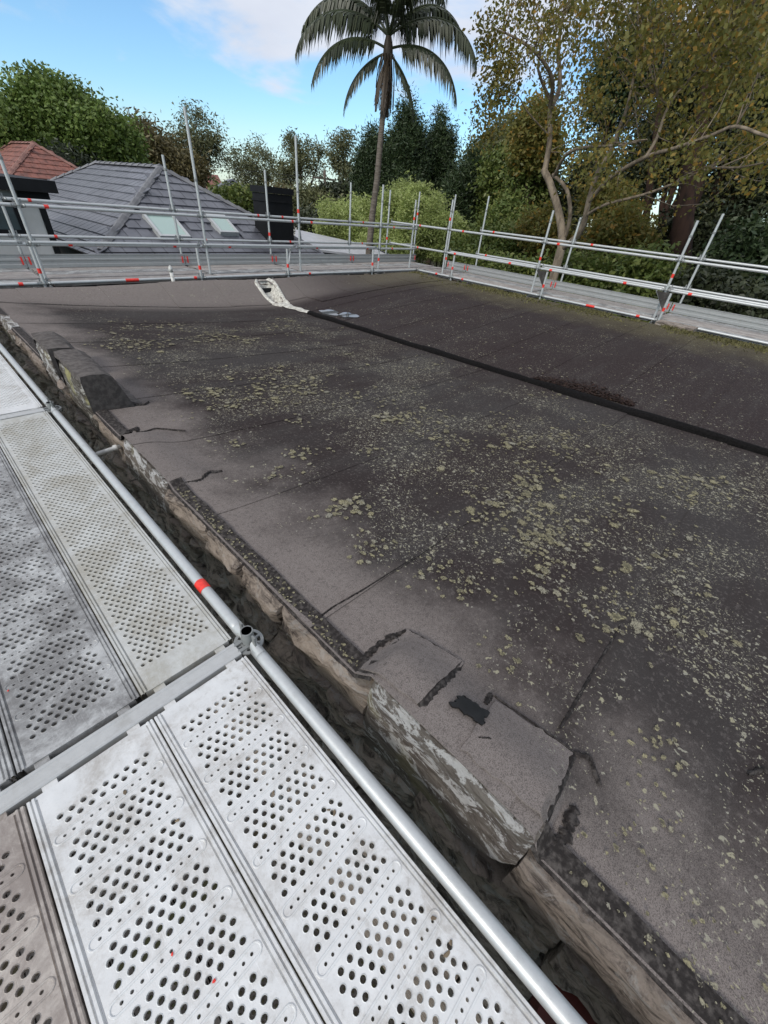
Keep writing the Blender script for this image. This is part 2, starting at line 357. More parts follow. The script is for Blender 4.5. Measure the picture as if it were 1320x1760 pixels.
def sheet(name, x0, x1, y0, y1, mat, parent, res=.05, lift=lambda x, y: 0, thick=.006, wob=.006, seed=0):
    nx = max(2, int((x1-x0)/res)); ny = max(2, int((y1-y0)/res)); xs = np.linspace(x0, x1, nx+1); ys = np.linspace(y0, y1, ny+1)
    Xg, Yg = np.meshgrid(xs, ys, indexing='ij')
    ed = np.zeros_like(Yg); ed[:, 0] = 1; Yw = Yg+wob*ed*noise2(Xg*3, Yg*0+seed, seed+9)*2
    Z = zroof(Xg, Yg)+lift(Xg, Yg)
    V = np.stack([Xg, Yw, Z], -1).reshape(-1, 3); idx = np.arange((nx+1)*(ny+1)).reshape(nx+1, ny+1)
    F = np.stack([idx[:-1,:-1], idx[1:,:-1], idx[1:,1:], idx[:-1,1:]], -1).reshape(-1, 4)
    cf = V[F].mean(1); F = F[((cf[:, 0]-5.08)/.16)**2+((cf[:, 1]-7.97)/.30)**2 > 1]     # opening for the outlet
    # skirt round the border so the lap has a real edge
    border = np.concatenate([idx[:,0], idx[-1,1:], idx[-2::-1,-1], idx[0,-2:0:-1]]); nb = len(border); base = len(V)
    V = np.vstack([V, V[border]-[0,0,thick]])
    k = np.arange(nb); k2 = (k+1) % nb
    F = np.vstack([F, np.stack([border[k], base+k, base+k2, border[k2]], -1)])
    V = V-np.array(parent.location)
    return np_mesh(name, V, F, mat, parent, smooth=False)
seams = [-2.87,-1.94,-1.01,-.08,.85,1.78,2.71,3.64,4.57,5.50,6.43,7.68]
def smooth_sheet(o): o.data.polygons.foreach_set('use_smooth', [True]*len(o.data.polygons)); o.data.set_sharp_from_angle(angle=math.radians(50)); return o
for i in range(len(seams)-1):
    y0, y1 = seams[i], seams[i+1]+.09
    lf = lambda x, y, a=y0, b=y1, h=(.008 if i in (3, 4) else .0045): h*(b-y)/(b-a)
    smooth_sheet(sheet('membrane_sheet', XE, XV+.02, y0, y1, M['membrane'], roof, .04, lf, .005 if i in (3, 4) else .002, seed=i))
    smooth_sheet(sheet('membrane_sheet', XV-.02, XR, y0+.31, y1+.31 if i < 10 else YC-.05, M['membrane'], roof, .06, lf, .002, seed=i+30))
xs_ = [.6, 1.05, 2.1, 3.05, 4.02, 4.78, 5.75, 6.7, 7.7, 8.7, XR]
for i in range(len(xs_)-1):
    lf = lambda x, y, a=xs_[i], b=xs_[i+1]: .010+.006*(b-x)/(b-a)
    smooth_sheet(sheet('upstand_sheet', xs_[i], xs_[i+1]+.05*(i < 9), 7.15 if i > 5 else YC-.10+.02*((i*7) % 3), YF, M['membrane'], roof, .05, lf, .012, seed=i+60))
# black valley strip
pts = []; vs = []; fs = []; ys = np.linspace(-2.9, 6.62, 150); nn = 9
for i, y in enumerate(ys):
    w = .048+.008*math.sin(y*2.3)+.010*float(noise2(y*2, 1.0, 4)); h = .055+.012*float(noise2(y*3, 4.0, 6)); xc = XV+.03*float(noise2(y*.5, 9., 8))
    if 0.6 < y < 2.2: w += .03*math.sin((y-.6)/1.6*math.pi)
    for k in range(nn):
        a = math.pi*k/(nn-1); x = xc-w*math.cos(a); vs.append((x, y, float(zroof(x, y))+.004+h*max(0, math.sin(a))**.8-(.02 if k in (0, nn-1) else 0)))
for i in range(len(ys)-1):
    for k in range(nn-1): fs.append((i*nn+k, i*nn+k+1, (i+1)*nn+k+1, (i+1)*nn+k))
MB().add(vs, fs).build('valley_strip', M['bitumen'], roof, True)
# body of the building under the roof: other three walls + slab
b_ = MB(); b_.box(.78, XR-.05, -3.2, YF-.36, -.75, -.45); b_.box(XR-.35, XR-.02, -3.2, YF-.03, GZ, -.02-.42); b_.box(.78, XR-.36, YF-.35, YF-.03, GZ, -.44)
b_.build('roof_slab_and_walls', M['stone_dark'], roof)
c_ = MB(); c_.box(XR-.30, XR+.03, -3.2, YF+.0, -.44, -.06); c_.box(.8, XR-.31, YF-.12, YF+.015, -.44, -.07); c_.build('parapet_kerb', M['stone_dark'], roof)

# patches and bitumen joints near the low capping stone
def quad_patch(name, poly, lift, mat, parent, n=10, thick=.006, jag=.004, seed=1):
    P = np.array(poly, float); r = np.random.default_rng(seed); vs = []; fs = []
    for i in range(n+1):
        for j in range(n+1):
            a, b = i/n, j/n; p = P[0]*(1-a)*(1-b)+P[1]*a*(1-b)+P[2]*a*b+P[3]*(1-a)*b
            if i in (0, n) or j in (0, n): p = p+r.normal(0, jag, 2)
            vs.append((p[0], p[1], float(zroof(p[0], p[1]))+.010+lift))
    idx = lambda i, j: i*(n+1)+j
    for i in range(n):
        for j in range(n): fs.append((idx(i,j), idx(i+1,j), idx(i+1,j+1), idx(i,j+1)))
    bd = [idx(i,0) for i in range(n+1)]+[idx(n,j) for j in range(1,n+1)]+[idx(i,n) for i in range(n-1,-1,-1)]+[idx(0,j) for j in range(n-1,0,-1)]
    b0 = len(vs); vs += [(vs[k][0], vs[k][1], vs[k][2]-thick-.004) for k in bd]; m_ = len(bd)
    for k in range(m_): fs.append((bd[k], b0+k, b0+(k+1)%m_, bd[(k+1)%m_]))
    o = MB().add(vs, fs).build(name, mat, parent, True); o.data.set_sharp_from_angle(angle=math.radians(40)); return o
def bead(name, pts, w, h, mat, parent, n=26, seed=1):
    P = np.array(pts, float); L = np.r_[0, np.cumsum(np.linalg.norm(np.diff(P, axis=0), axis=1))]; vs = []; fs = []; r = np.random.default_rng(seed); nn = 5
    for i in range(n):
        s = L[-1]*i/(n-1); p = np.array([np.interp(s, L, P[:,0]), np.interp(s, L, P[:,1])]); q2 = np.array([np.interp(s+.01, L, P[:,0]), np.interp(s+.01, L, P[:,1])]); q1 = np.array([np.interp(s-.01, L, P[:,0]), np.interp(s-.01, L, P[:,1])])
        t = q2-q1; t /= np.linalg.norm(t)+1e-9; nrm = np.array([-t[1], t[0]]); ww = w*(.55+.9*r.random())*(1 if 0 < i < n-1 else .3)
        for k in range(nn):
            a = -1+2*k/(nn-1); x, y = p+nrm*ww*a+r.normal(0, w*.10, 2); vs.append((x, y, float(zroof(x, y))+.012+h*(1-a*a)-.006*abs(a)))
    for i in range(n-1):
        for k in range(nn-1): fs.append((i*nn+k, i*nn+k+1, (i+1)*nn+k+1, (i+1)*nn+k))
    return MB().add(vs, fs).build(name, mat, parent, True)
quad_patch('membrane_patch', [(.615,.575),(.905,.565),(.955,.315),(.64,.30)], .004, M['patch'], roof, seed=3)
quad_patch('membrane_patch', [(.63,.12),(.90,.13),(.955,-.148),(.66,-.165)], .004, M['patch'], roof, seed=4)
tag(quad_patch('bitumen_patch', [(.725,.225),(.795,.222),(.82,.125),(.745,.112)], .010, M['black_plastic'], roof, 10, .006, .005, seed=9), 'torn glossy black bitumen patch')
for k, (p, w) in enumerate([([(.62,.59),(.76,.60),(.90,.575)], .013), ([(.905,.56),(.95,.33)], .006), ([(.64,.30),(.78,.30),(.95,.318)], .014), ([(.70,.10),(.73,.07)], .010), ([(.85,.15),(.92,.16)], .010),
                            ([(.92,.15),(.955,-.14)], .006), ([(.62,-.18),(.75,-.165),(.90,-.158),(.955,-.152)], .010), ([(.955,-.15),(.985,-.20),(.92,-.255)], .009), ([(.60,-.19),(.70,-.23),(.80,-.22)], .016),
                            ([(.80,.60),(.84,.595),(.83,.55),(.79,.56)], .012), ([(.78,2.16),(.86,2.21),(.93,2.19)], .010), ([(.64,2.17),(.78,2.16)], .008), ([(.70,2.94),(.84,2.99),(1.0,2.86)], .006),
                            ([(.62,.86),(.74,.87),(.95,.86)], .005), ([(.80,3.50),(.95,3.47),(1.0,3.52)], .010), ([(.66,3.02),(.74,3.06),(.72,3.0)], .014),
                            ([(1.0,-.085),(1.3,-.082),(1.7,-.085)], .006), ([(1.35,-.62),(1.42,-.66),(1.40,-.72),(1.48,-.74)], .008), ([(.9,.862),(1.3,.855)], .003)]):
    bead('bitumen_joint', p, w, .004, M['bitumen_worn'], roof, 30, k)
# scupper: white-painted oval lip round the outlet in the far upstand, with a painted tail down to the valley strip
def band_ring(outer, inner, h):
    vs = []; fs = []; n = len(outer)
    for (o, i) in zip(outer, inner):
        o = np.array(o); i = np.array(i); m_ = (o+i)/2
        for (p, dz) in ((o, -.02), (o, .012), (m_, h), (i, .014), (i, -.16)): vs.append((p[0], p[1], float(zroof(p[0], p[1]))+dz+.012))
    for a in range(n-1):
        for k in range(4): fs.append((a*5+k, a*5+k+1, (a+1)*5+k+1, (a+1)*5+k))
    return vs, fs
vs = []; fs = []; nu, nv = 20, 26          # dished white pad running up the upstand, open throat near its top
for i in range(nv+1):
    y = 7.42+.90*i/nv; t = (y-7.42)/.90; w = .11+.15*math.sin(min(1, t*1.25)*math.pi*.5)-(.10*max(0, t-.85)/.15); xc = 5.05+.05*t
    for j in range(nu+1):
        a = -1+2*j/nu; x = xc+w*a; lip = .030*max(0, 1-((abs(a)-.80)/.2)**2); th = max(0, 1-(abs(a)/.62)**4)*max(0, 1-(abs((t-.62)/.34))**4)
        edge = -.03 if j in (0, nu) or i in (0, nv) else 0
        vs.append((x, y, float(zroof(x, y))+.020+lip+edge-.17*th+.004*math.sin(31*x+17*y)))
for i in range(nv):
    for j in range(nu): fs.append((i*(nu+1)+j, i*(nu+1)+j+1, (i+1)*(nu+1)+j+1, (i+1)*(nu+1)+j))
MB().add(vs, fs).build('scupper_lip', M['white_paint'], roof, True)
MB().add([(4.97, 8.145, -.34), (5.21, 8.145, -.34), (5.20, 8.165, -.13), (4.98, 8.165, -.13), (4.97, 8.13, -.34), (5.21, 8.13, -.34), (5.20, 8.15, -.13), (4.98, 8.15, -.13)], [(4,5,6,7),(0,3,2,1),(0,1,5,4),(3,7,6,2),(0,4,7,3),(1,2,6,5)]).build('scupper_throat_dark', M['black_metal'], roof)  # thin black slab painting in the darkness inside the outlet
vs = []; fs = []
for i, y in enumerate(np.linspace(6.56, 7.58, 20)):
    w = .055+.05*(i/19); xc = 5.03+.02*math.sin(i*.9)
    for k, a in enumerate((-1, -.6, -.2, .2, .6, 1)): x = xc+w*a; vs.append((x, y, float(zroof(x, y))+.016+.022*(1-a*a)+(.006 if k % 2 else 0)))
for i in range(19):
    for k in range(5): fs.append((i*6+k, i*6+k+1, (i+1)*6+k+1, (i+1)*6+k))
MB().add(vs, fs).build('painted_tail', M['white_paint'], roof, True)
bead('bitumen_joint', [(5.02,7.45),(5.06,7.2),(5.03,6.95)], .02, .012, M['bitumen'], roof, 14, 77)
# puddle and leaf litter in the valley
def blob(cx, cy, rx, ry, n, seed, rot=0, z=None, dz=0):
    r = np.random.default_rng(seed); ph = r.random(4)*6; out = []
    for i in range(n):
        a = 2*math.pi*i/n; k = 1+.18*math.sin(2*a+ph[0])+.13*math.sin(3*a+ph[1])+.1*math.sin(5*a+ph[2])
        dx, dy = rx*k*math.cos(a), ry*k*math.sin(a); x = cx+dx*math.cos(rot)-dy*math.sin(rot); y = cy+dx*math.sin(rot)+dy*math.cos(rot)
        out.append((x, y, (float(zroof(x, y)) if z is None else z)+dz))
    return out
wm, nt, b = newmat('rain_water', .03, 0, .9); b.inputs['Base Color'].default_value = (.06,.06,.062,1); M['water'] = wm
for (cx_, cy_, rx, ry, sd_) in ((5.30,6.38,.17,.22,3), (5.42,5.98,.20,.16,5)):
    p = blob(cx_, cy_, rx, ry, 28, sd_, .2, float(zroof(cx_, cy_))+.022); 
    tag(MB().add([(cx_, cy_, p[0][2])]+p+[(x, y, z-.03) for x, y, z in p], [(0,1+i,1+(i+1)%28) for i in range(28)]+[(1+i,29+i,29+(i+1)%28,1+(i+1)%28) for i in range(28)]).build('rain_puddle', M['water']), 'shallow puddle reflecting the sky beside the valley strip', 'puddle', 'puddles by the white painted outlet')
M['litter'] = leafmat('litter', [(.020,.009,.006),(.035,.014,.009),(.015,.008,.006),(.05,.03,.018)], .05, .8)
LV = []; LF = []
for k in range(1700):
    t = rng.random(); y = .88+1.2*t; x = 5.10+.10*(1-t)+abs(rng.normal(0, .085))*(.5+1.3*math.sin(t*math.pi)); z = float(zroof(x, y))+.012+rng.random()*.012; a = rng.random()*6.28; l = .008+.02*rng.random(); w = l*.45
    ca, sa = math.cos(a), math.sin(a); b0 = len(LV); tl = rng.normal(0, .006, 4)
    for (dx, dy), q_ in zip(((-l,0),(0,-w),(l,0),(0,w)), tl): LV.append((x+dx*ca-dy*sa, y+dx*sa+dy*ca, z+q_))
    LF.append((b0,b0+1,b0+2,b0+3))
tag(np_mesh('leaf_litter', LV, LF, M['litter']), 'rust brown leaf litter caught along the black valley strip', 'leaf litter', kind='stuff')

# lichen rosettes on the felt
def lichen_density(x, y):
    d = sm(1.05, 1.6, x+.35*noise2(x*.9, y*.9, 21))*(1-.75*sm(4.1, 4.95, x))*(1-.8*sm(4.8, 7.0, y))
    d = d*np.clip(.02+2.0*noise2(x*.9, y*.9, 33), .02, 1.2)
    return d
LV = []; LF = []; LR = []
def rosette(x, y, r, r_, zf):
    n = 11; b0 = len(LV); ph = r_.random(3)*6; hh = .0015+.045*r; full = r_.random() < .7
    lob = [1+.20*math.sin(2*2*math.pi*i/n+ph[0])+.20*(r_.random()-.5)*2 for i in range(n)]
    for ring, (rr, zz, rim) in enumerate(((1.0, -.002, 1.0), (.80, hh, 1.0), (.42, hh*.55, .75 if full else .25))):
        for i in range(n):
            a = 2*math.pi*i/n; k = lob[i] if ring < 2 else 1; px, py = x+r*rr*k*math.cos(a), y+r*rr*k*math.sin(a)
            LV.append((px, py, .012+zz)); LR.append(rim)
    LV.append((x, y, .012+hh*.4)); LR.append(.6 if full else .0)
    for i in range(n):
        j = (i+1) % n
        LF.append((b0+i, b0+j, b0+n+j)); LF.append((b0+i, b0+n+j, b0+n+i)); LF.append((b0+n+i, b0+n+j, b0+2*n+j)); LF.append((b0+n+i, b0+2*n+j, b0+2*n+i)); LF.append((b0+2*n+i, b0+2*n+j, b0+3*n))
lr = np.random.default_rng(5); zf_ = lambda x, y: float(zroof(x, y))+.004
cnt = 0
while cnt < 430:           # clusters in the left field
    x, y = 1+3.9*lr.random(), -1.6+8.2*lr.random()
    if lr.random() > lichen_density(x, y): continue
    cnt += 1
    for k in range(1+int(lr.exponential(5.5))):
        rr = min(.044, .006+lr.exponential(.0080)); rosette(x+lr.normal(0, .09), y+lr.normal(0, .07), rr, lr, zf_)
for (x, y, n_, rm) in ((1.28,1.42,16,.045),(1.36,1.36,12,.035),(1.22,2.0,8,.035),(1.45,2.15,9,.04),(1.18,2.5,7,.03),(1.45,3.2,8,.04),(1.8,2.6,9,.035),(1.15,1.05,14,.03),(1.25,.72,12,.03),(1.35,.55,12,.03),(1.12,.22,12,.026),(2.0,.5,22,.035),(2.1,.42,14,.04),(1.2,-.35,14,.022),(1.0,-.42,10,.02),(2.6,2.2,8,.05),(2.0,1.9,8,.04),(2.3,3.2,9,.05),(1.9,.85,10,.03)):
    for k in range(int(n_*1.8)): rosette(x+lr.normal(0, .075), y+lr.normal(0, .055), rm*.72*(.25+.75*lr.random()), lr, zf_)
for k in range(230):       # yellow-green growths along the stone edge, between the capping stones
    y = .55+1.6*lr.random(); x = XE+.012+.05*lr.random()**1.5; rosette(x, y, .003+.007*lr.random()**2, lr, zf_)
for k in range(150):
    y = -1.15+.9*lr.random(); x = XE+.03+.25*lr.random()**1.4; rosette(x, y, .003+.010*lr.random()**2, lr, zf_)
for k in range(160):       # right-hand field
    x, y = 5.3+4.4*lr.random(), .2+6.5*lr.random(); rosette(x, y, .008+.016*lr.random()**2, lr, zf_)
LV = np.array(LV); LV[:, 2] += zroof(LV[:, 0], LV[:, 1]); lo = np_mesh('lichen', LV, LF, M['lichen'], smooth=True); ra = lo.data.attributes.new('rim', 'FLOAT', 'POINT'); ra.data.foreach_set('value', np.array(LR, np.float32)); eg = np.zeros(34, np.float32); eg[:11] = 1; eg[11:22] = .55; ea = lo.data.attributes.new('edge', 'FLOAT', 'POINT'); ea.data.foreach_set('value', np.tile(eg, len(LV)//34))
tag(lo, 'pale yellow green lichen rosettes scattered over the dark roof felt', 'lichen', kind='stuff')
# moss tufts along the far right edge
mr = np.random.default_rng(8); n = 9000
x = XR-np.abs(mr.normal(0, .30, n))*(.6+.4*mr.random(n)); y = -2.6+10.9*mr.random(n); keep = noise2(x*1.5, y*1.5, 12) > -.25; x, y = x[keep], y[keep]; n = len(x)
zz = zroof(x, y); a = mr.random(n)*6.28; h = .015+.045*mr.random(n); w = .008+.012*mr.random(n)
V = np.stack([np.stack([x-w*np.cos(a), y-w*np.sin(a), zz+.004], -1), np.stack([x+w*np.cos(a), y+w*np.sin(a), zz+.004], -1), np.stack([x+mr.normal(0,.02,n), y+mr.normal(0,.02,n), zz+h], -1)], 1).reshape(-1, 3)
tag(np_mesh('moss', V, np.arange(n*3).reshape(-1, 3), M['moss']), 'dry olive moss growing along the roof edge under the scaffold', 'moss', kind='stuff')

# ------------------------------------------------------------------ stone wall under the near edge
wall = empty('stone_wall', (XE+.1, 0, -1.0), 'weathered rock-faced sandstone wall below the roof edge, blackened and lichen stained', 'wall')
def rock(name, x_face, y0, y1, z0, z1, mat, parent, rough=.03, seed=0, depth=.24, nx=14, nz=8, taper=0.0, smoothf=False):
    r = np.random.default_rng(seed); vs = []; fs = []; o1, o2 = r.random(2)*40
    for i in range(nx+1):
        for k in range(nz+1):
            s, t = i/nx, k/nz; y = y0+(y1-y0)*s; zl = z0 if not isinstance(z0, tuple) else z0[0]+(z0[1]-z0[0])*min(1, s*1.25); z = zl+(z1-zl)*t
            e = min(s, 1-s)*(y1-y0); e2 = min(t, 1-t)*(z1-zl); rnd = .014*(1-min(1, e/.02))**2+.016*(1-min(1, e2/.025))**2
            nz_ = float(noise2(y*5+o1, z*11+o2, 40, 5)); bed = float(noise2(y*1.2+z*1.5+o2, z*22+y*5+o1, 41, 4))
            dx = rough*(nz_*1.0+bed*.9)-rnd+taper*(1-t)
            vs.append((x_face-dx*1.0-0, y+.008*nz_*(0 if smoothf else 1), z+.006*bed*(0 < k < nz)))
    W_ = nz+1
    for i in range(nx):
        for k in range(nz): fs.append((i*W_+k, i*W_+k+1, (i+1)*W_+k+1, (i+1)*W_+k))
    b0 = len(vs); loop = [i*W_ for i in range(nx+1)]+[nx*W_+k for k in range(1, nz+1)]+[i*W_+nz for i in range(nx-1, -1, -1)]+[k for k in range(nz-1, 0, -1)]
    vs += [(x_face+depth, vs[k][1], vs[k][2]-(.07 if vs[k][2] > -.1 else 0)) for k in loop]; m_ = len(loop)
    for k in range(m_): fs.append((loop[k], loop[(k+1)%m_], b0+(k+1)%m_, b0+k))
    fs.append(tuple(b0+k for k in range(m_)))
    return auto_smooth(MB().add(vs, fs).build(name, mat, parent), 32)
wr = np.random.default_rng(11)
caps = [(-.165, .485), (2.19, 2.91), (3.50, 4.16), (4.38, 4.90), (6.2, 6.8)]
# top course between capping stones
def runs(lo, hi, cuts):
    out = []; y = lo
    for a, b in cuts:
        if a > y+.02: out.append((y, a))
        y = max(y, b)
    if hi > y: out.append((y, hi))
    return out
sid = 100
for (a, b) in runs(-1.6, 8.3, caps):
    n = max(1, int(round((b-a)/.48))); e = np.linspace(a, b, n+1); e[1:-1] += wr.uniform(-.13, .13, max(0, n-1))
    for i in range(n):
        sid += 1; j = .004; y0, y1 = e[i]+j, e[i+1]-j; lowz = -.20-.03*wr.random()
        rock('stone', XE-.040+.02*wr.random()-(.01 if a < .3 else 0), y0, y1, lowz, -.012 if a > -1 else -.006, M['stone_tan'] if (a > 0 and a < 3) else M['stone_dark'], wall, .038, sid)
for ci, (z1, z0) in enumerate(((-.235, -.46), (-.465, -.74), (-.745, -1.05), (-1.055, -1.4))):
    y = -1.6-.2*ci
    while y < 8.3:
        L = .34+.3*wr.random(); sid += 1
        rock('stone', XE-.062+.045*wr.random()-.022*ci, y+.006, y+L-.006, z0+.006*wr.random(), z1-.012*wr.random(), M['stone_dark'], wall, .060, sid, nx=16, nz=11); y += L
MB().box(XE+.12, XE+.165, -1.8, 8.34, GZ, -.03).build('mortar_core', M['stone_dark'], wall)
# capping stones: low ones flush with the felt, two tall ones wrapped in felt on top
rock('capping_stone', XE-.015, -.165, .485, (-.10, -.56), .068, M['stone_cap'], wall, .014, 301, .28, 22, 14, .035)
rock('capping_stone', XE-.02, 2.19, 2.91, (-.22, -.34), .025, M['stone_cap'], wall, .012, 302, .26, 18, 9, .02)
rock('capping_stone', XE-.02, 6.2, 6.8, -.25, .02, M['stone_cap'], wall, .012, 306, .26, 10, 6)
def felt_block(y0, y1, z1, x1, seed, hood=.03):
    # felt wrapped over a raised capping stone: top, sloping roof-side and ends, with a lap step across the top
    vs = []; fs = []; n = 12; r = np.random.default_rng(seed)
    prof = [(XE-.012, z1-.035), (XE-.008, z1+.004), (XE+.06, z1+.010), (x1-.05, z1+.004), (x1, z1-.03), (x1+.07, .015), (x1+.16, -.03)]
    for i in range(n+1):
        t = i/n; y = y0+(y1-y0)*t; lift = .010*(t > .42)+.006*(t > .8)
        for k, (px, pz) in enumerate(prof): vs.append((px+r.normal(0, .003), y+r.normal(0, .002), pz+(lift if k < 5 else 0)+r.normal(0, .003)))
    m_ = len(prof)
    for i in range(n):
        for k in range(m_-1): fs.append((i*m_+k, i*m_+k+1, (i+1)*m_+k+1, (i+1)*m_+k))
    o = auto_smooth(MB().add(vs, fs).build('felt_wrap', M['felt_wrap'], roof), 30); fs = []
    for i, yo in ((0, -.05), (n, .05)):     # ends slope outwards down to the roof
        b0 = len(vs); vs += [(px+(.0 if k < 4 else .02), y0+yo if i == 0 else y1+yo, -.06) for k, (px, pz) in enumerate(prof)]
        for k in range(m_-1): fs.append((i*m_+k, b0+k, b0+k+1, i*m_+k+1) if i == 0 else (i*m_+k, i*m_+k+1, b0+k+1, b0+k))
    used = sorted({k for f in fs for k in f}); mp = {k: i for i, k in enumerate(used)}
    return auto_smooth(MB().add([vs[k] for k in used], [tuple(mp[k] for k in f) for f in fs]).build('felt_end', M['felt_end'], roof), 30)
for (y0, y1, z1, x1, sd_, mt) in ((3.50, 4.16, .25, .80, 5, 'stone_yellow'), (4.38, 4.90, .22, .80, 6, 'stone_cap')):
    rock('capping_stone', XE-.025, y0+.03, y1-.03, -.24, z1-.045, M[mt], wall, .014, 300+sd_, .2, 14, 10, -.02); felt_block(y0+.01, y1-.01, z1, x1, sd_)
# dark drip edge of the felt turned down over the wall between capping stones
for (a, b) in runs(-1.5, 8.3, caps):
    vs = []; fs = []; n = max(4, int((b-a)/.04))
    for i in range(n+1):
        y = a+(b-a)*i/n; d = .020+.012*float(noise2(y*6, 2.0, 14)); w = .004*float(noise2(y*9, 5., 15))
        zt = float(zroof(XE+.07, y)); vs += [(XE+.075+1.5*w, y, zt+.014), (XE+.012, y, zt+.010), (XE-.006+w, y, zt-.004), (XE-.008+w, y, zt-d)]
    for i in range(n):
        for k in range(3): fs.append((i*4+k, i*4+k+1, (i+1)*4+k+1, (i+1)*4+k))
    MB().add(vs, fs).build('drip_edge', M['bitumen_worn'], roof, True)
# raised mossy kerb block on the right-hand parapet
kb = MB().box(10.02, 10.40, 1.32, 2.0, -.40, .06); o = kb.build('parapet_stone', M['stone_dark'], roof)
# red painted ledge low on the wall, and a white overflow pipe
tag(auto_smooth(MB().box(.445, .66, -1.1, -.42, -.56, -.44).build('painted_ledge', simple('oxide_red_paint', (.13,.022,.015), (.08,.016,.012), 12, .6))), 'dark red painted ledge on the stone wall below the roof edge', 'ledge')
pp = empty('overflow_pipe', (.57, 3.02, -.09), 'short white plastic overflow pipe poking out of the dark stone wall', 'pipe')
MB().tube([(.40,3.02,-.105),(.60,3.02,-.09)], .016, 14).build('pipe', M['white_pipe'], pp, True); MB().tube([(.548,3.02,-.092),(.57,3.02,-.091)], .021, 14).build('collar', M['white_pipe'], pp)

# ------------------------------------------------------------------ scaffold parts
TR = .0242
def plank_mesh(kind):
    """perforated steel plank 2.6 m long x 0.335 wide, centred in x, y from 0; kind 'slot' or 'grid'"""
    L = 2.66; V = []; F = []; seg = 10
    def cell(x0, x1, y0, y1, hx, hy, r, rim=.0012, deep=.010):
        b = len(V); cxs = []
        n = seg
        for i in range(n):
            a = 2*math.pi*(i+.5)/n; dx, dy = math.cos(a), math.sin(a)
            tx = ((x1-hx) if dx > 0 else (x0-hx))/dx if abs(dx) > 1e-6 else 9; ty = ((y1-hy) if dy > 0 else (y0-hy))/dy if abs(dy) > 1e-6 else 9
            t = min(tx, ty); cxs.append((hx+dx*t, hy+dy*t, a, tx < ty, dx > 0, dy > 0))
        ring = [(c[0], c[1], 0) for c in cxs]
        # insert rectangle corners
        out = []; inn = []
        for i in range(n):
            out.append(ring[i]); inn.append(i); c, d = cxs[i], cxs[(i+1) % n]
            if c[3] != d[3]:
                xx = (x1 if (c if c[3] else d)[4] else x0); yy = (y1 if (d if c[3] else c)[5] else y0); out.append((xx, yy, 0)); inn.append(-1)
        ob = len(V); V.extend(out); ib = len(V)
        for rr, zz in ((r*1.28, .0), (r*1.08, rim), (r, -.001), (r*.97, -deep)):
            V.extend([(hx+rr*math.cos(c[2]), hy+rr*math.sin(c[2]), zz) for c in cxs])
        m_ = len(out); last = 0
        for k in range(m_):
            k2 = (k+1) % m_
            i0 = inn[k] if inn[k] >= 0 else inn[k-1]
            i1 = inn[k2] if inn[k2] >= 0 else i0
            if i0 == i1: F.append((ob+k, ob+k2, ib+i0))
            else: F.append((ob+k, ob+k2, ib+i1, ib+i0))
        for lv in range(3):
            for i in range(n):
                j = (i+1) % n; F.append((ib+lv*n+i, ib+lv*n+j, ib+(lv+1)*n+j, ib+(lv+1)*n+i))
    def flat(x0, x1, y0, y1):
        b = len(V); V.extend([(x0,y0,0),(x1,y0,0),(x1,y1,0),(x0,y1,0)]); F.append((b,b+1,b+2,b+3))
    XI = .1405; y = .085; rowp = .0228; px = .0274
    flat(-XI, XI, 0, y)
    def bigrow(y0, n, r=.0073):
        x0 = -(n*px)/2; flat(-XI, x0, y0, y0+rowp); flat(x0+n*px, XI, y0, y0+rowp)
        for i in range(n): cell(x0+i*px, x0+(i+1)*px, y0, y0+rowp, x0+(i+.5)*px, y0+rowp/2, r)
    slots = []
    if kind == 'slot':
        bigrow(y, 9); bigrow(y+rowp, 8); y += 2*rowp
        while y < L-.21:
            h = .045; n = 12; p = .0205; x0 = -n*p/2
            flat(-XI, x0, y, y+h); flat(x0+n*p, XI, y, y+h)
            for i in range(n): cell(x0+i*p, x0+(i+1)*p, y, y+h, x0+(i+.5)*p, y+h/2, .0036, .0006)
            slots.append(y+h/2); y += h
            for k in range(4):
                if y+rowp > L-.06: break
                bigrow(y, 8+(k % 2)); y += rowp
    else:
        k = 0; px = .0262; rowp = .0215
        while y+rowp < L-.085: bigrow(y, 10-(k % 2), .0068); y += rowp; k += 1
    flat(-XI, XI, y, L)
    # raised stadium outline pressed round each slot
    for yc in slots:
        hw, r = .122, .0135; path = [(-hw, yc-r), (hw, yc-r)]+[(hw+r*math.sin(t), yc-r*math.cos(t)) for t in np.linspace(0, math.pi, 7)[1:]]+[(-hw, yc+r)]+[(-hw-r*math.sin(t), yc+r*math.cos(t)) for t in np.linspace(0, math.pi, 7)[1:-1]]
        n = len(path); b = len(V); P = np.array(path); 
        for i in range(n):
            t = P[(i+1) % n]-P[i-1]; t = t/np.linalg.norm(t); nr = np.array([t[1], -t[0]])
            for (o_, z_) in ((.0030, .0003), (.0012, .0020), (-.0012, .0020), (-.0030, .0003)): V.append((P[i][0]+nr[0]*o_, P[i][1]+nr[1]*o_, z_))
        for i in range(n):
            j = (i+1) % n
            for k in range(3): F.append((b+i*4+k, b+j*4+k, b+j*4+k+1, b+i*4+k+1))
    me = bpy.data.meshes.new('plank_plate'); me.from_pydata(V, [], F); me.update(); return me
def rail_mesh(side):     # folded steel edge with grooves
    prof = [(.1405, 0), (.1425, -.004), (.1445, -.004), (.1465, .003), (.1520, .003), (.1535, -.003), (.1555, -.003), (.1570, .002), (.1630, .002), (.1650, -.004), (.1650, -.066), (.150, -.066)]
    mb = MB(); n = len(prof); vs = [(side*x, y, z) for y in (0, 2.66) for (x, z) in prof]; fs = [(i, i+1, n+i+1, n+i) if side > 0 else (i+1, i, n+i, n+i+1) for i in range(n-1)]
    me = bpy.data.meshes.new('plank_rail'); me.from_pydata(vs, [], fs); me.update(); return me
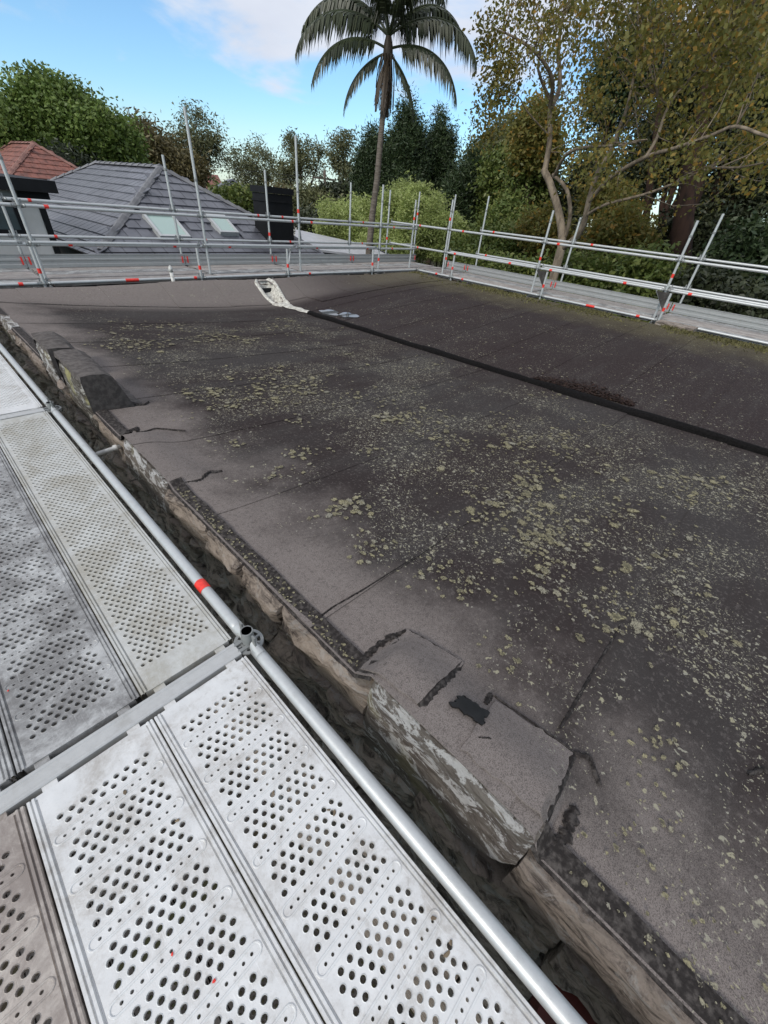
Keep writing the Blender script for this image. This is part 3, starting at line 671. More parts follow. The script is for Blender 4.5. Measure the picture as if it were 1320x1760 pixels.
def hook_mesh(y, d):
    mb = MB()
    mb.box(-.15, .15, y-.004, y+.004, -.062, -.0005)
    for x in (-.11, .11): mb.box(x-.018, x+.018, min(y, y+d*.03), max(y, y+d*.03), -.022, -.006)
    me = bpy.data.meshes.new('plank_hook'); me.from_pydata(mb.v, [], mb.f); me.update(); return me
ME_PL = {k: plank_mesh(k) for k in ('slot', 'grid')}; ME_R = {s: rail_mesh(s) for s in (-1, 1)}; ME_H = {s: hook_mesh(.004 if s < 0 else 2.656, s) for s in (-1, 1)}
for me in list(ME_PL.values())+list(ME_R.values())+list(ME_H.values()): me.materials.append(M['plank'])
def plank(kind, loc, length, rz, mat, label, group=None, flip=False):
    e = empty('scaffold_plank', loc, label, 'plank', group); e.rotation_euler = (0, 0, rz); e.scale = (1.038, length/2.66, 1)
    for nm, me in [('perforated_plate', ME_PL[kind]), ('side_rail', ME_R[-1]), ('side_rail', ME_R[1]), ('end_hook', ME_H[-1]), ('end_hook', ME_H[1])]:
        o = bpy.data.objects.new(nm, me); COL.objects.link(o); o.parent = e; o.material_slots[0].link = 'OBJECT'; o.material_slots[0].material = mat
    return e
def hollow_tube(p0, p1, r, seg=16, th=.004):
    p0, p1 = np.array(p0, float), np.array(p1, float); d = (p1-p0)/np.linalg.norm(p1-p0)
    return MB().tube([p0, p1, p1, p1-d*.12], [r, r, r-th, r-th], seg, cap=False)
def rosette_mb(x, y, z, a0=0.0, R=.058, seg=32):
    mb = MB(); th = .009; vs = []; n = seg
    # disc with eight openings: inner hub ring, spokes, outer ring
    rings = (TR+.001, .032, .046, R)
    for zz in (z-th/2, z+th/2):
        for r in rings:
            for i in range(n): a = a0+2*math.pi*i/n; vs.append((x+r*math.cos(a), y+r*math.sin(a), zz))
    nr = len(rings)*n; fs = []
    for i in range(n):
        j = (i+1) % n
        for k in range(3):
            if k == 1 and (i % 4) in (0, 1, 2): continue
            fs.append((nr+k*n+i, nr+(k+1)*n+i, nr+(k+1)*n+j, nr+k*n+j)); fs.append((k*n+j, (k+1)*n+j, (k+1)*n+i, k*n+i))
        fs.append((3*n+i, 3*n+j, nr+3*n+j, nr+3*n+i))
        if (i % 4) != 3:
            fs.append((n+j, n+i, nr+n+i, nr+n+j)); fs.append((2*n+i, 2*n+j, nr+2*n+j, nr+2*n+i))
    return mb.add(vs, fs)
def standard(x, y, z0, z1, label, group=None, ros=(), bands=(), joints=(), lean=(0, 0), mat=None, name='scaffold_standard'):
    e = empty(name, (x, y, z0), label, 'scaffold post', group); P = lambda z: (x+lean[0]*(z-.5), y+lean[1]*(z-.5), z)
    auto_smooth(hollow_tube(P(z0), P(z1), TR).build('tube', mat or M['tube'], e), 50)
    for z in ros: rosette_mb(*P(z)[:2], z, .1).build('rosette', M['casting'], e)
    for z in bands: MB().tube([P(z-.035), P(z+.035)], TR+.0016, 14, False).build('tape_band', M['red'], e, True)
    for z in joints: auto_smooth(MB().tube([P(z-.02), P(z-.015), P(z+.015), P(z+.02)], [TR, TR+.007, TR+.007, TR], 14, False).build('joint_collar', M['casting'], e))
    return e
def ledger(p0, p1, label, group=None, bands=(), heads=True, mat=None, name='scaffold_ledger', cat='scaffold rail', inset=.055, big=False):
    p0, p1 = np.array(p0, float), np.array(p1, float); L = np.linalg.norm(p1-p0); d = (p1-p0)/L; side = np.array([-d[1], d[0], 0])
    e = empty(name, tuple(p0), label, cat, group); seg = 24 if big else 12
    MB().tube([p0+d*inset, p0+d*(inset+.06), p1-d*(inset+.06), p1-d*inset], TR, seg).build('tube', mat or M['tube'], e, True)
    if heads:
        for (c, s) in ((p0, 1), (p1, -1)):
            h = MB(); w0 = c+d*s*.030; w1 = c+d*s*(inset+.035); up = np.array([0, 0, 1.])
            ring = []
            for (pp_, sw, sh) in ((w0, .016, .034), (c+d*s*.055, .021, .030), (w1, TR+.0015, TR+.0015)):
                ring.append([pp_+side*sw*math.cos(a)+up*sh*math.sin(a) for a in np.linspace(0, 2*math.pi, 12, endpoint=False)])
            fs = []
            for a in range(2):
                for k in range(12): fs.append((a*12+k, a*12+(k+1)%12, (a+1)*12+(k+1)%12, (a+1)*12+k))
            fs.append(tuple(range(12))); ho = auto_smooth(h.add([p for r in ring for p in r], fs).build('ledger_head', M['casting'] if not big else M['tube'], e), 45)
            ho_w = MB().obox(c+d*s*.046+up*.022, d*.010, side*.0035, up*.055)
            wd = ho_w.build('wedge', M['casting'], e)
    for (s, l) in bands: MB().tube([p0+d*(s-l/2), p0+d*(s+l/2)], TR+.0016, seg, False).build('tape_band', M['red'], e, True)
    return e

# ---- near scaffold under the camera
LZ = -.012
NS = [(-1.80), .967, 3.73, 6.50, 9.27]
for i, y in enumerate(NS[1:4]):
    standard(.386, y, GZ, .062 if i == 0 else .04, ['galvanised scaffold post with open top beside the bright planks, between two deck bays', 'galvanised scaffold post level with the tall felt-wrapped stones', 'galvanised scaffold post where the near deck nears the far end'][i], None, (LZ, -2.0), joints=(-.30,), mat=M['casting'])
    standard(-1.06, y, GZ, .06, 'galvanised scaffold post on the outer side of the near deck', 'outer posts of the near deck', (LZ, -2.0))
nl = ['galvanised rail beside the bright white planks, along the low capping stone', 'galvanised rail with one red tape band beside the olive-grey plank', 'galvanised rail beside the far planks of the near deck, along the tall stones', 'galvanised rail at the far end of the near deck']
for i in range(4):
    ledger((.388, NS[i], LZ), (.388, NS[i+1], LZ), nl[i], None, ((.385, .062),) if i == 1 else (), True, None, big=i < 2)
    ledger((-1.06, NS[i], LZ), (-1.06, NS[i+1], LZ), 'galvanised rail on the outer side of the near deck', 'outer rails of the near deck')
def transom(y, x0, x1, label, z=.0, w=.032, axis='x', zt=.002):
    e = empty('scaffold_transom', ((x0+x1)/2, y, zt-.06) if axis == 'x' else (y, (x0+x1)/2, zt-.06), label, 'transom'); 
    prof = [(-w, zt-.065), (-w, zt-.004), (-w+.004, zt), (-w+.012, zt), (-w+.015, zt-.003), (w-.015, zt-.003), (w-.012, zt), (w-.004, zt), (w, zt-.004), (w, zt-.065)]
    vs = []; m_ = len(prof)
    for xx in (x0, x1): vs += [((xx, y+a, b) if axis == 'x' else (y+a, xx, b)) for a, b in prof]
    fs = [(i, i+1, m_+i+1, m_+i) for i in range(m_-1)]+[tuple(range(m_)), tuple(reversed(range(m_, 2*m_)))]
    MB().add(vs, fs).build('channel', M['tubebar'], e)
    for xx, s in ((x1, 1), (x0, -1)):
        hd = MB()
        for dy in (-.018, .018): hd.obox((xx+s*.018, y+dy, zt-.022) if axis == 'x' else (y+dy, xx+s*.018, zt-.022), (.022, 0, 0) if axis == 'x' else (.007, 0, 0), (0, .007, 0) if axis == 'x' else (0, .022, 0), (0, 0, .020))
        hd.build('transom_head', M['casting'], e)
    return e
M['tubebar'] = galv('transom_steel', (.47,.475,.465), .6, (.30,.29,.265), .48, .25)
for i, y in enumerate(NS[1:4]):
    transom(y-.003, -1.0, .335, ['pale steel transom crossing between the bright planks and the greyer ones', 'steel transom crossing the near deck by the tall felt-wrapped stones', 'steel transom crossing the near deck towards its far end'][i])
px_ = [.1715, -.1745, -.5215, -.868]
pk = {0: [('slot', 'plank', 'bright white perforated plank with slotted rows beside the galvanised rail'), ('slot', 'plank', 'bright white perforated plank with red speck, second from the rail'), ('slot', 'plank_rust', 'rust-tinted beige perforated plank beside the two bright ones'), ('slot', 'plank_grey', 'grey perforated plank beyond the rust-tinted one')],
      1: [('grid', 'plank_olive', 'olive-stained plank of evenly spaced holes beside the rail with red tape'), ('slot', 'plank_grey', 'grimy grey slotted plank next to the olive-stained one'), ('slot', 'plank_grey', 'grey slotted plank, third from the rail with red tape'), ('slot', 'plank_grey', 'grey slotted plank, fourth from the rail with red tape')],
      2: [('grid', 'plank', 'pale perforated plank along the tall stones'), ('grid', 'plank_grey', 'grey perforated plank, second from the tall stones'), ('grid', 'plank_grey', 'grey perforated plank, third from the tall stones')], 3: [('grid', 'plank', 'pale perforated plank at the far end of the near deck'), ('grid', 'plank_grey', 'grey perforated plank at the far end of the near deck')]}
for bay, lst in pk.items():
    y0, y1 = NS[bay]+.05, NS[bay+1]-.055
    for k, (kd, mt, lb) in enumerate(lst):
        plank(kd, (px_[k], y1, 0), y1-y0, math.pi, M[mt], lb)
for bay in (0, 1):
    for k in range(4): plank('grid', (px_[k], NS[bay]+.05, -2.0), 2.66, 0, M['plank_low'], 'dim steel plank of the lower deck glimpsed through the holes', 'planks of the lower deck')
# dirt flecks and red paint specks on the bright planks
fm = {'red': M['red'], 'mud': simple('mud', (.22,.17,.11), (.12,.09,.06), 50, .95)}
for k, (u, v, c, r) in enumerate([(368,1686,'red',.006), (296,1640,'red',.005), (14,1187,'red',.005), (745,1578,'mud',.012), (768,1640,'mud',.014), (775,1620,'mud',.010), (470,1362,'mud',.010), (215,1362,'mud',.012), (565,1392,'mud',.008), (305,1410,'mud',.010), (575,1397,'mud',.012)]):
    p = at(u, v, z=.002); r *= .62 if c == 'mud' else .8; vs = blob(p[0], p[1], r, r*.6, 10, k+50, k*.7, .0025)
    top = [(x*.6+p[0]*.4, y*.6+p[1]*.4, .0036) for x, y, z in vs]; n = 10
    tag(MB().add(vs+top, [(i, (i+1)%n, n+(i+1)%n, n+i) for i in range(n)]+[tuple(range(n, 2*n))]).build('paint_speck' if c == 'red' else 'mud_fleck', fm[c]), 'tiny red paint speck on a steel plank' if c == 'red' else 'small dried mud fleck on the bright planks', 'speck' if c == 'red' else 'mud', 'paint specks on the near deck' if c == 'red' else 'mud flecks on the near deck')

# ---- far scaffold (across the far end of the roof)
YI, YS, YO = 8.85, 9.17, 10.40
FB = ['in front of the white dormer', 'below the grey roof slope', 'in front of the skylights', 'by the black chimney', 'at the deck corner']
RBAY = ['at the deck corner', 'next to the corner bay', 'in front of the pale-barked tree', 'in front of the dark evergreens', 'past the dark evergreens']
ROW = ['narrow roof-side', 'second', 'third', 'outermost']
FX = [-1.2, 1.60, 4.43, 6.71, 9.38]
ftop = [2.0, 1.98, 2.46, 2.40, 1.84]
for i, x in enumerate(FX):
    if i: standard(x, YS, GZ, ftop[i], ['', 'leaning tall post on the far deck in front of the white dormer wall', 'tallest inner post on the far deck, in front of the grey tiled roof', 'tall inner post on the far deck beside the black chimney', 'inner post on the far deck beside the palm trunk'][i], None, (.0, .47, .965), ((1.16,) if i == 3 else (.22,) if i == 4 else ()), (1.5,), (0, 0))
    standard(x, YO, GZ, 1.84 if i else 1.8, 'slim outer post of the far deck starting the bay '+FB[i], 'outer posts of the far deck', (.0, .47, .98), (.13,) if i in (1, 2, 4) else (.62,) if i == 3 else (), (1.62,))
for i, x in enumerate((1.50, 4.08, 6.13, 8.83)): standard(x, YI, -.9, .48, 'short red-banded stub post of the far deck '+FB[i], 'stub posts of the far deck', (LZ,), (.16,), name='scaffold_stub')
for i in range(4):
    x0, x1 = FX[i], FX[i+1]
    ledger((x0, YS, .965), (x1, YS, .965), 'upper inner guard rail of the far deck '+FB[i], 'upper inner rails of the far deck', ((.35, .06),) if i in (1, 3) else ((2.1, .05),))
    ledger((x0, YS, .475), (x1, YS, .475), 'middle inner guard rail of the far deck '+FB[i], 'middle inner rails of the far deck', ((.5, .06), (2.2, .06)) if i != 2 else ((.5, .06),))
    ledger((x0, YO, .98), (x1, YO, .98), 'upper outer guard rail of the far deck '+FB[i], 'upper outer rails of the far deck', ((.4, .05),) if i % 2 else ((2.0, .05),))
    ledger((x0, YO, .47), (x1, YO, .47), 'middle outer guard rail of the far deck '+FB[i], 'middle outer rails of the far deck', ((.6, .05),))
    ledger((x0-.1, YI+.31, .50), (x1-.1, YI+.31, .50), 'extra tube along the middle rail of the far deck '+FB[i], 'extra tubes of the far deck', ())
sx_ = [-1.3, 1.50, 4.08, 6.13, 8.83, 10.72]
for i in range(5): ledger((sx_[i], YI, LZ), (sx_[i+1], YI, LZ), 'bottom roof-side rail of the far deck '+FB[i], 'bottom rails of the far deck', ((1.3, .22), (2.45, .06)) if i == 1 else ((.6, .06),) if i == 3 else ((2.5, .06),) if i == 0 else ())
for (x0, x1) in ((9.38, 10.95),):
    for z, y in ((.965, YS), (.475, YS), (.98, YO), (.47, YO)): ledger((x0, y, z), (x1+(1.3 if y == YO else .0), y, z), 'short rail closing the corner where the two decks meet', 'corner rails', ((.5, .05),))
for i in range(len(FX)):
    x0 = FX[i]+.04; x1 = (FX[i+1] if i < 4 else 12.15)-.04
    for k, yc in enumerate((9.01, 9.40, 9.745, 10.09)):
        plank('grid', (x0, yc, 0), x1-x0, -math.pi/2, M['plank_far'] if (i+k) % 3 else M['plank_grey'], ROW[k]+' perforated plank of the far deck '+FB[i], 'planks of the far deck').scale.x = .74 if k == 0 else 1.0
    if i: transom(FX[i]-.02, 8.9, 10.35, 'steel transom under the far deck, where it starts '+FB[i], axis='y', zt=-.072)['group'] = 'transoms of the far deck'
def toe_board(p0, p1, label, group, h=.21):
    p0, p1 = np.array(p0, float), np.array(p1, float); d = (p1-p0)/np.linalg.norm(p1-p0); s = np.array([d[1], -d[0], 0]); e = empty('toe_board', tuple(p0), label, 'toe board', group)
    prof = [(0, .0), (.012, .0), (.012, .05), (.004, .06), (.004, .10), (.014, .11), (.014, .135), (.004, .145), (.004, h-.02), (.012, h-.012), (.012, h), (0, h)]
    vs = [p0+s*a+np.array([0,0,b]) for a, b in prof]+[p1+s*a+np.array([0,0,b]) for a, b in prof]; n = len(prof)
    MB().add(vs, [(i, (i+1)%n, n+(i+1)%n, n+i) for i in range(n)]).build('board', M['alu'], e)
    for (c, sg) in ((p0, 1), (p1, -1)):
        MB().obox(c+d*sg*.05+s*.02+np.array([0,0,.11]), d*.012, s*.006, (0,0,.06)).build('bracket', M['red'], e)
    return e
for i in range(len(FX)):
    x1 = FX[i+1] if i < 4 else 12.3
    toe_board((FX[i]+.006, YO-.12, 0.004), (x1-.006, YO-.12, 0.004), 'grey aluminium toe board of the far deck '+FB[i], 'toe boards of the far deck')
# hop-up brace by the chimney
br = empty('brace_bracket', (6.13, YI, .1), 'small diagonal brace on the stub post in front of the chimney', 'brace'); MB().tube([(6.14, YI, .12), (6.42, YI+.28, .44)], .014, 8).build('strut', M['tube'], br, True); MB().box(6.38, 6.46, YI+.24, YI+.30, .42, .46).build('clamp', M['casting'], br)

# ---- right-hand scaffold (along the far long side)
XI_, XS, XO = 10.72, 10.95, 12.30
RY = [8.08, 5.20, 2.26, -.62, -3.4]
rt = [1.70, 1.66, 1.70, 1.7, 1.7]
rl = ['inner post of the right-hand deck nearest the corner', 'inner post of the right-hand deck in front of the pale-barked tree', 'inner post of the right-hand deck in front of the dark trees', 'inner post near the end of the right-hand deck', 'last inner post of the right-hand deck']
for i, y in enumerate(RY):
    standard(XS, y, GZ, rt[i], rl[i], None, (LZ, .52, 1.05), ((1.28,) if i == 0 else (.72,) if i == 1 else (.78,) if i == 2 else ()), (1.45,))
    standard(XO, (y-.12) if i else 7.85, GZ, 1.88 if i != 1 else 1.6, 'outer post of the right-hand deck ending the bay '+RBAY[i], 'outer posts of the right-hand deck', (LZ, .50, 1.06), (.16,), (1.55,))
for i, y in enumerate((7.58, 4.82, 2.10, -.78)): standard(XI_, y, -.9, .5, 'short red-banded stub post of the right-hand deck '+['near the corner', 'in front of the pale-barked tree', 'beside the mossy kerb block', 'past the mossy kerb block'][i], 'stub posts of the right-hand deck', (LZ,), (.2,), name='scaffold_stub')
for i in range(4):
    y0, y1 = RY[i], RY[i+1]
    ledger((XS, y0, 1.05), (XS, y1, 1.05), 'upper inner guard rail of the right-hand deck '+RBAY[i+1], 'upper inner rails of the right-hand deck', ((.35, .07),) if i == 1 else ((.5, .06),) if i == 0 else ((2.3, .06),))
    ledger((XS, y0, .52), (XS, y1, .52), 'middle inner guard rail of the right-hand deck '+RBAY[i+1], 'middle inner rails of the right-hand deck', ((.35, .07), (2.1, .07)) if i < 2 else ((.45, .07),))
    ledger((XO, y0-.12, 1.08), (XO, y1-.12, 1.08), 'upper outer guard rail of the right-hand deck '+RBAY[i+1], 'upper outer rails of the right-hand deck', ((.5, .06),) if i < 2 else ())
    ledger((XO, y0-.12, .50), (XO, y1-.12, .50), 'middle outer guard rail of the right-hand deck '+RBAY[i+1], 'middle outer rails of the right-hand deck', ((.4, .06),) if i == 0 else ())
    ledger((XS+.16, y0, .54), (XS+.16, y1, .54), 'extra tube along middle rail of the right-hand deck '+RBAY[i+1], 'extra tubes of the right-hand deck')
ry_ = [8.85, 7.58, 4.82, 2.10, -.78, -3.5]
for i in range(5): ledger((XI_, ry_[i], LZ), (XI_, ry_[i+1], LZ), 'bottom roof-side rail of the right-hand deck '+RBAY[i], 'bottom rails of the right-hand deck', ((.75, .07),) if i == 0 else ((1.25, .2), (2.3, .07)) if i == 2 else ((.4, .06),) if i == 1 else ())
for z in (1.05, .52): ledger((XS, 10.3, z), (XS, RY[0], z), 'short rail turning the corner on the right-hand deck', 'corner rails of the right-hand deck', ((1.2, .05),))
RB = [8.75]+RY[0:]
for i in range(5):
    y0, y1 = (8.80 if i == 0 else RY[i-1]-.04), RY[i]+.04
    for k, xc in enumerate((10.86, 11.24, 11.585, 11.93)):
        plank('grid', (xc, y1, 0), y0-y1, 0, M['plank_far'] if (i+k) % 3 else M['plank_grey'], ROW[k]+' perforated plank of the right-hand deck '+RBAY[i], 'planks of the right-hand deck').scale.x = .66 if k == 0 else 1.0
    transom(RY[i]-.02, 10.8, 12.25, 'steel transom under the right-hand deck ending the bay '+RBAY[i], zt=-.072)['group'] = 'transoms of the right-hand deck'
    toe_board((XO-.14, y0+.03, .004), (XO-.14, y1-.03, .004), 'grey aluminium toe board of the right-hand deck '+RBAY[i], 'toe boards of the right-hand deck')
for k, y in enumerate((4.82, 2.10)):
    bb = empty('brace_bracket', (XI_, y, .2), ['dark gusset brace on the stub post in front of the pale-barked tree', 'dark gusset brace on the stub post in front of the dark trees'][k], 'brace')
    MB().add([(XI_, y+.02, .18), (XI_, y+.28, .50), (XI_, y+.04, .50), (XI_+.03, y+.02, .18), (XI_+.03, y+.28, .50), (XI_+.03, y+.04, .50)], [(0,1,2),(5,4,3),(0,3,4,1),(1,4,5,2),(2,5,3,0)]).build('gusset', M['plank_low'], bb)
    MB().tube([(XI_+.015, y+.02, .19), (XI_+.015, y+.29, .51)], .014, 8).build('strut', M['casting'], bb, True)
for i, (x, y, zt_, bd_) in enumerate(((10.72, YS, 1.62, 1.2), (10.95, YO, 1.80, .62), (12.30, YO, 1.86, 1.3), (12.30, 9.0, 1.86, .25))):
    standard(x, y, GZ, zt_, ['inner post standing exactly where the two decks meet', 'outer post of the far deck just behind the corner', 'outermost post at the very corner of the scaffold', 'outer post of the right-hand deck just before its corner'][i], None, (.0, .48, 1.0), (bd_,), (1.45,))
# white vent pipe at the far upstand
vp = empty('vent_pipe', (3.42, 8.62, -.6), 'white plastic vent pipe standing between the roof and the far deck', 'pipe')
MB().tube([(3.45, 8.62, -.6), (3.42, 8.62, .15)], .032, 14).build('pipe', M['white_pipe'], vp, True); MB().tube([(3.42, 8.62, .13), (3.42, 8.62, .20), (3.42, 8.62, .235)], [.035, .035, .012], 14).build('cowl', M['white_pipe'], vp, True)

# ------------------------------------------------------------------ neighbouring houses
UP = np.array([0, 0, 1.])
def hip_roof(house, apex, a, b, tp, s, ridge, mat, capmat, tw, ex, single=0, holes=()):
    """hipped roof: front triangle facing -a, long side facing -b, the other two facets closed; tiles laid in courses"""
    apex = np.array(apex, float); cosp = 1/math.sqrt(1+tp*tp); Ls = s/cosp
    ez = UP*(-s*tp); A = apex; B = apex+a*ridge
    c = [apex-a*s-b*s+ez, apex-a*s+b*s+ez, B+a*s+b*s+ez, B+a*s-b*s+ez]
    rf = MB().add([A, B]+c, [(0,3,2), (0,2,5,1), (1,5,4), (1,4,3,0), (2,3,4,5)]).build('roof', mat, house)
    rf_off = np.array(house.location)
    def tile_mesh():
        V = [(-tw/2, 0, .012), (tw/2, 0, .012), (tw/2, ex+.05, .0), (-tw/2, ex+.05, .0)]; w2 = tw*.14
        V = []; prof = [(-tw/2+.003, .004), (-tw/2+.03, .030), (-.04, .016), (0, .030), (.04, .016), (tw/2-.03, .030), (tw/2-.003, .014)] if tw < .28 else [(-tw/2+.003, .016), (-tw/2+.02, .026), (tw/2-.02, .026), (tw/2-.003, .022)]
        n = len(prof)
        for (v, dz) in ((0.0, -.012), (ex+.03, .014)):
            for (u, z) in prof: V.append((u, v, z+dz))
        for (u, z) in prof: V.append((u, ex+.03, -.004))
        F = [(i, i+1, n+i+1, n+i) for i in range(n-1)]+[(n+i, n+i+1, 2*n+i+1, 2*n+i) for i in range(n-1)]+[(0, n, 2*n), (n-1, 3*n-1, 2*n-1)]
        me = bpy.data.meshes.new('tile'); me.from_pydata(V, [], F); me.materials.append(mat); me.update(); return me
    tm = tile_mesh(); cntr = [0]; rest = MB(); r = np.random.default_rng(3)
    for (O, U, Vh, lim) in ((apex, b, -a, lambda run: (-run, run)), (apex, a, -b, lambda run: (-run, ridge+run))):
        Vd = Vh*cosp-UP*tp*cosp; Nn = np.cross(U, Vd); Nn = Nn if Nn[2] > 0 else -Nn
        k = 0
        while (k+.4)*ex < Ls:
            run = (k+.6)*ex*cosp; lo, hi = lim(run); n0 = int(math.floor(lo/tw))-1; off = .5*(k % 2)
            for j in range(n0, int(hi/tw)+3):
                u = (j+off)*tw
                if u < lo-.02 or u > hi+.02: continue
                P = O+U*u+Vd*(k*ex)+Nn*.012
                if any(h_(P+Vd*ex*.5, U, Vd) for h_ in holes): continue
                R3 = Matrix((tuple(U), tuple(Vd), tuple(Nn))).transposed() if np.dot(np.cross(U, Vd), Nn) > 0 else Matrix((tuple(-U), tuple(Vd), tuple(Nn))).transposed()
                R3 = R3 @ Matrix.Rotation(r.normal(0, .006), 3, 'X')
                if cntr[0] < single:
                    o = bpy.data.objects.new('tile', tm); COL.objects.link(o); o.parent = rf; mx = R3.to_4x4(); mx.translation = Vector(tuple(P-rf_off)); o.matrix_local = mx; cntr[0] += 1
                else:
                    mv = [tuple(np.array(R3 @ v.co)+P) for v in tm.vertices]; rest.add(mv, [tuple(p.vertices) for p in tm.polygons])
            k += 1
    if rest.v: tag(rest.build('tile_courses', mat, rf), kind='stuff')
    # ridge and hip caps
    def caps_along(p, q, n):
        d = (q-p); L = np.linalg.norm(d); d /= L; sd_ = np.cross(d, UP); sd_ /= np.linalg.norm(sd_); up_ = np.cross(sd_, d)
        m0 = None
        for i in range(n):
            c0 = p+d*L*i/n; c1 = p+d*L*(i+1.12)/n; V = []; 
            for (cc, w, h) in ((c0, .10, .055), (c1, .125, .085)):
                for t in (-1, -.55, 0, .55, 1): V.append(cc+sd_*w*t+up_*(h*(1-abs(t)**1.6)-.015+.02*0))
            mbx = MB().add(V+[c1+sd_*.12*t+up_*-.03 for t in (-1, -.55, 0, .55, 1)], [(j, j+1, 6+j, 5+j) for j in range(4)]+[(5+j, 6+j, 11+j, 10+j) for j in range(4)])
            off = np.array(house.location); me = bpy.data.meshes.new('ridge_cap'); me.from_pydata([tuple(np.array(v)-off) for v in mbx.v], [], mbx.f); me.update(); o = link_mesh('ridge_cap', me, capmat, rf)
    up3 = UP*.04
    caps_along(A-a*s-b*s+ez+up3, A+up3, max(6, int(s*1.9/.42))); caps_along(A-a*s+b*s+ez+up3, A+up3, max(6, int(s*1.9/.42))); caps_along(B+up3, A+up3, max(5, int(ridge/.42))); caps_along(B+a*s-b*s+ez+up3, B+up3, max(6, int(s*1.9/.42)))
    return rf
# grey tiled house
a_ = np.array([-.0349, .99939, 0]); b2 = np.array([.99939, .0349, 0]); AP = np.array([6.66, 16.0, 1.73]); TP = .52; SS = 3.35; RL = 5.0
h2 = empty('tiled_house', (6.9, 18.0, GZ), 'house with grey tiled hip roof, two skylights in its front slope', 'house')
Vd2 = (-a_-UP*TP)/math.sqrt(1+TP*TP); Nf = np.cross(b2, Vd2); Nf = Nf if Nf[2] > 0 else -Nf
def on_facet(u, v):
    d = ray(u, v); o = np.array([0, 0, CAMH]); t = np.dot(AP-o, Nf)/np.dot(d, Nf); return o+d*t
sky_quads = [[(248,375),(295,377),(325,412),(277,412)], [(357,377),(382,376),(408,404),(380,405)]]
sk = []
for q_ in sky_quads:
    P = [on_facet(*p) for p in q_]; us = [np.dot(p-AP, b2) for p in P]; vs_ = [np.dot(p-AP, Vd2) for p in P]
    sk.append(((us[0]+us[3])/2, (us[1]+us[2])/2, (vs_[0]+vs_[1])/2, (vs_[2]+vs_[3])/2))
hole_f = [lambda p, U, V, q_=q_: abs(np.dot(p-AP, Nf)) < .1 and abs(np.dot(U, b2)) > .9 and q_[0]-.14 < np.dot(p-AP, b2) < q_[1]+.14 and q_[2]-.12 < np.dot(p-AP, Vd2) < q_[3]+.10 for q_ in sk]
hip_roof(h2, AP, a_, b2, TP, SS, RL, M['tile_grey'], simple('ridge_grey', (.17,.17,.175), (.11,.11,.115), 4, .5), .33, .36, 290, hole_f)
wc = AP-UP*(SS*TP); i_ = SS-.45
MB().add([wc-a_*i_-b2*i_, wc-a_*i_+b2*i_, wc+a_*(RL+i_)+b2*i_, wc+a_*(RL+i_)-b2*i_]+[np.array([*(p[:2]), GZ]) for p in (wc-a_*i_-b2*i_, wc-a_*i_+b2*i_, wc+a_*(RL+i_)+b2*i_, wc+a_*(RL+i_)-b2*i_)], [(0,1,5,4),(1,2,6,5),(2,3,7,6),(3,0,4,7)]).build('wall', M['dark_wall'], h2)  # house wall coloured dark for the gloom seen under the far deck
gt = MB(); gt.obox(wc-a_*(SS+.05)-UP*.05, b2*SS, a_*.06, UP*.06); gt.obox(wc-b2*(SS+.05)+a_*RL/2-UP*.05, b2*.06, a_*(RL/2+SS), UP*.06); gt.build('gutter', M['black_metal'], h2)
for (u0, u1, v0, v1) in sk:
    f = MB(); C0 = AP+Nf*.06; P = lambda u, v, h=0: C0+b2*u+Vd2*v+Nf*h
    um, vm = (u0+u1)/2, (v0+v1)/2; hu, hv = (u1-u0)/2, (v1-v0)/2
    for (cu, cv_, au, av) in ((u0, vm, .035, hv+.035), (u1, vm, .035, hv+.035), (um, v0, hu-.04, .035), (um, v1, hu-.04, .035)): f.obox(P(cu, cv_), b2*au, Vd2*av, Nf*.06)
    fo = f.build('skylight', M['tube'], h2); off = np.array(h2.location)
    me = bpy.data.meshes.new('pane'); g_ = MB().obox(P(um, vm, .02), b2*(hu-.03), Vd2*(hv-.03), Nf*.01); me.from_pydata([tuple(np.array(v)-off) for v in g_.v], [], g_.f); me.update(); link_mesh('pane', me, M['skyglass'], fo)
# white dormer house with terracotta roof
h1 = empty('dormer_house', (1.0, 14.0, GZ), 'white rendered dormer with wide black eaves beside the grey tiled roof', 'house')
e1 = 1.24
h5 = empty('terracotta_house', (*at(58, 248, y=28)[:2], GZ), 'house with dull red terracotta hip roof behind the white dormer', 'house'); AP1 = at(58, 248, y=28.0); S1 = 1.82; T1 = .65
a5 = np.array([-.0698, .99756, 0]); b5 = np.array([.99756, .0698, 0])
hip_roof(h5, AP1, a5, b5, T1, S1, 2.9, M['tile_red'], simple('ridge_terracotta', (.27,.14,.11), (.17,.085,.07), 5, .75), .29, .31)
MB().obox(AP1-UP*(S1*T1)+a5*1.45+UP*(GZ-AP1[2]+S1*T1)/2, b5*(S1-.3), a5*(S1+1.15), UP*(AP1[2]-S1*T1-GZ-.1)/2).build('wall', M['dark_wall'], h5)
MB().box(-1.5, 3.02, 12.72, 17, e1-.21, e1).build('fascia', M['black_metal'], h1)
MB().box(-1.5, 2.62, 13.02, 17, -.55, e1-.40).build('wall', M['white_wall'], h1); MB().box(-1.45, 2.60, 13.05, 17, GZ, -.553).build('lower_wall', M['dark_wall'], h1); MB().box(-1.5, 2.50, 13.06, 17, e1-.39, e1-.213).build('upper_wall', M['grey_wall'], h1)  # lower box split off and darkened: shade below the deck as colour
MB().box(2.625, 2.74, 12.98, 13.12, -1.2, e1-.42).build('corner_trim', M['black_metal'], h1)
MB().box(2.33, 2.88, 12.95, 13.5, e1-.36, e1-.213).build('eave_box', M['black_metal'], h1)
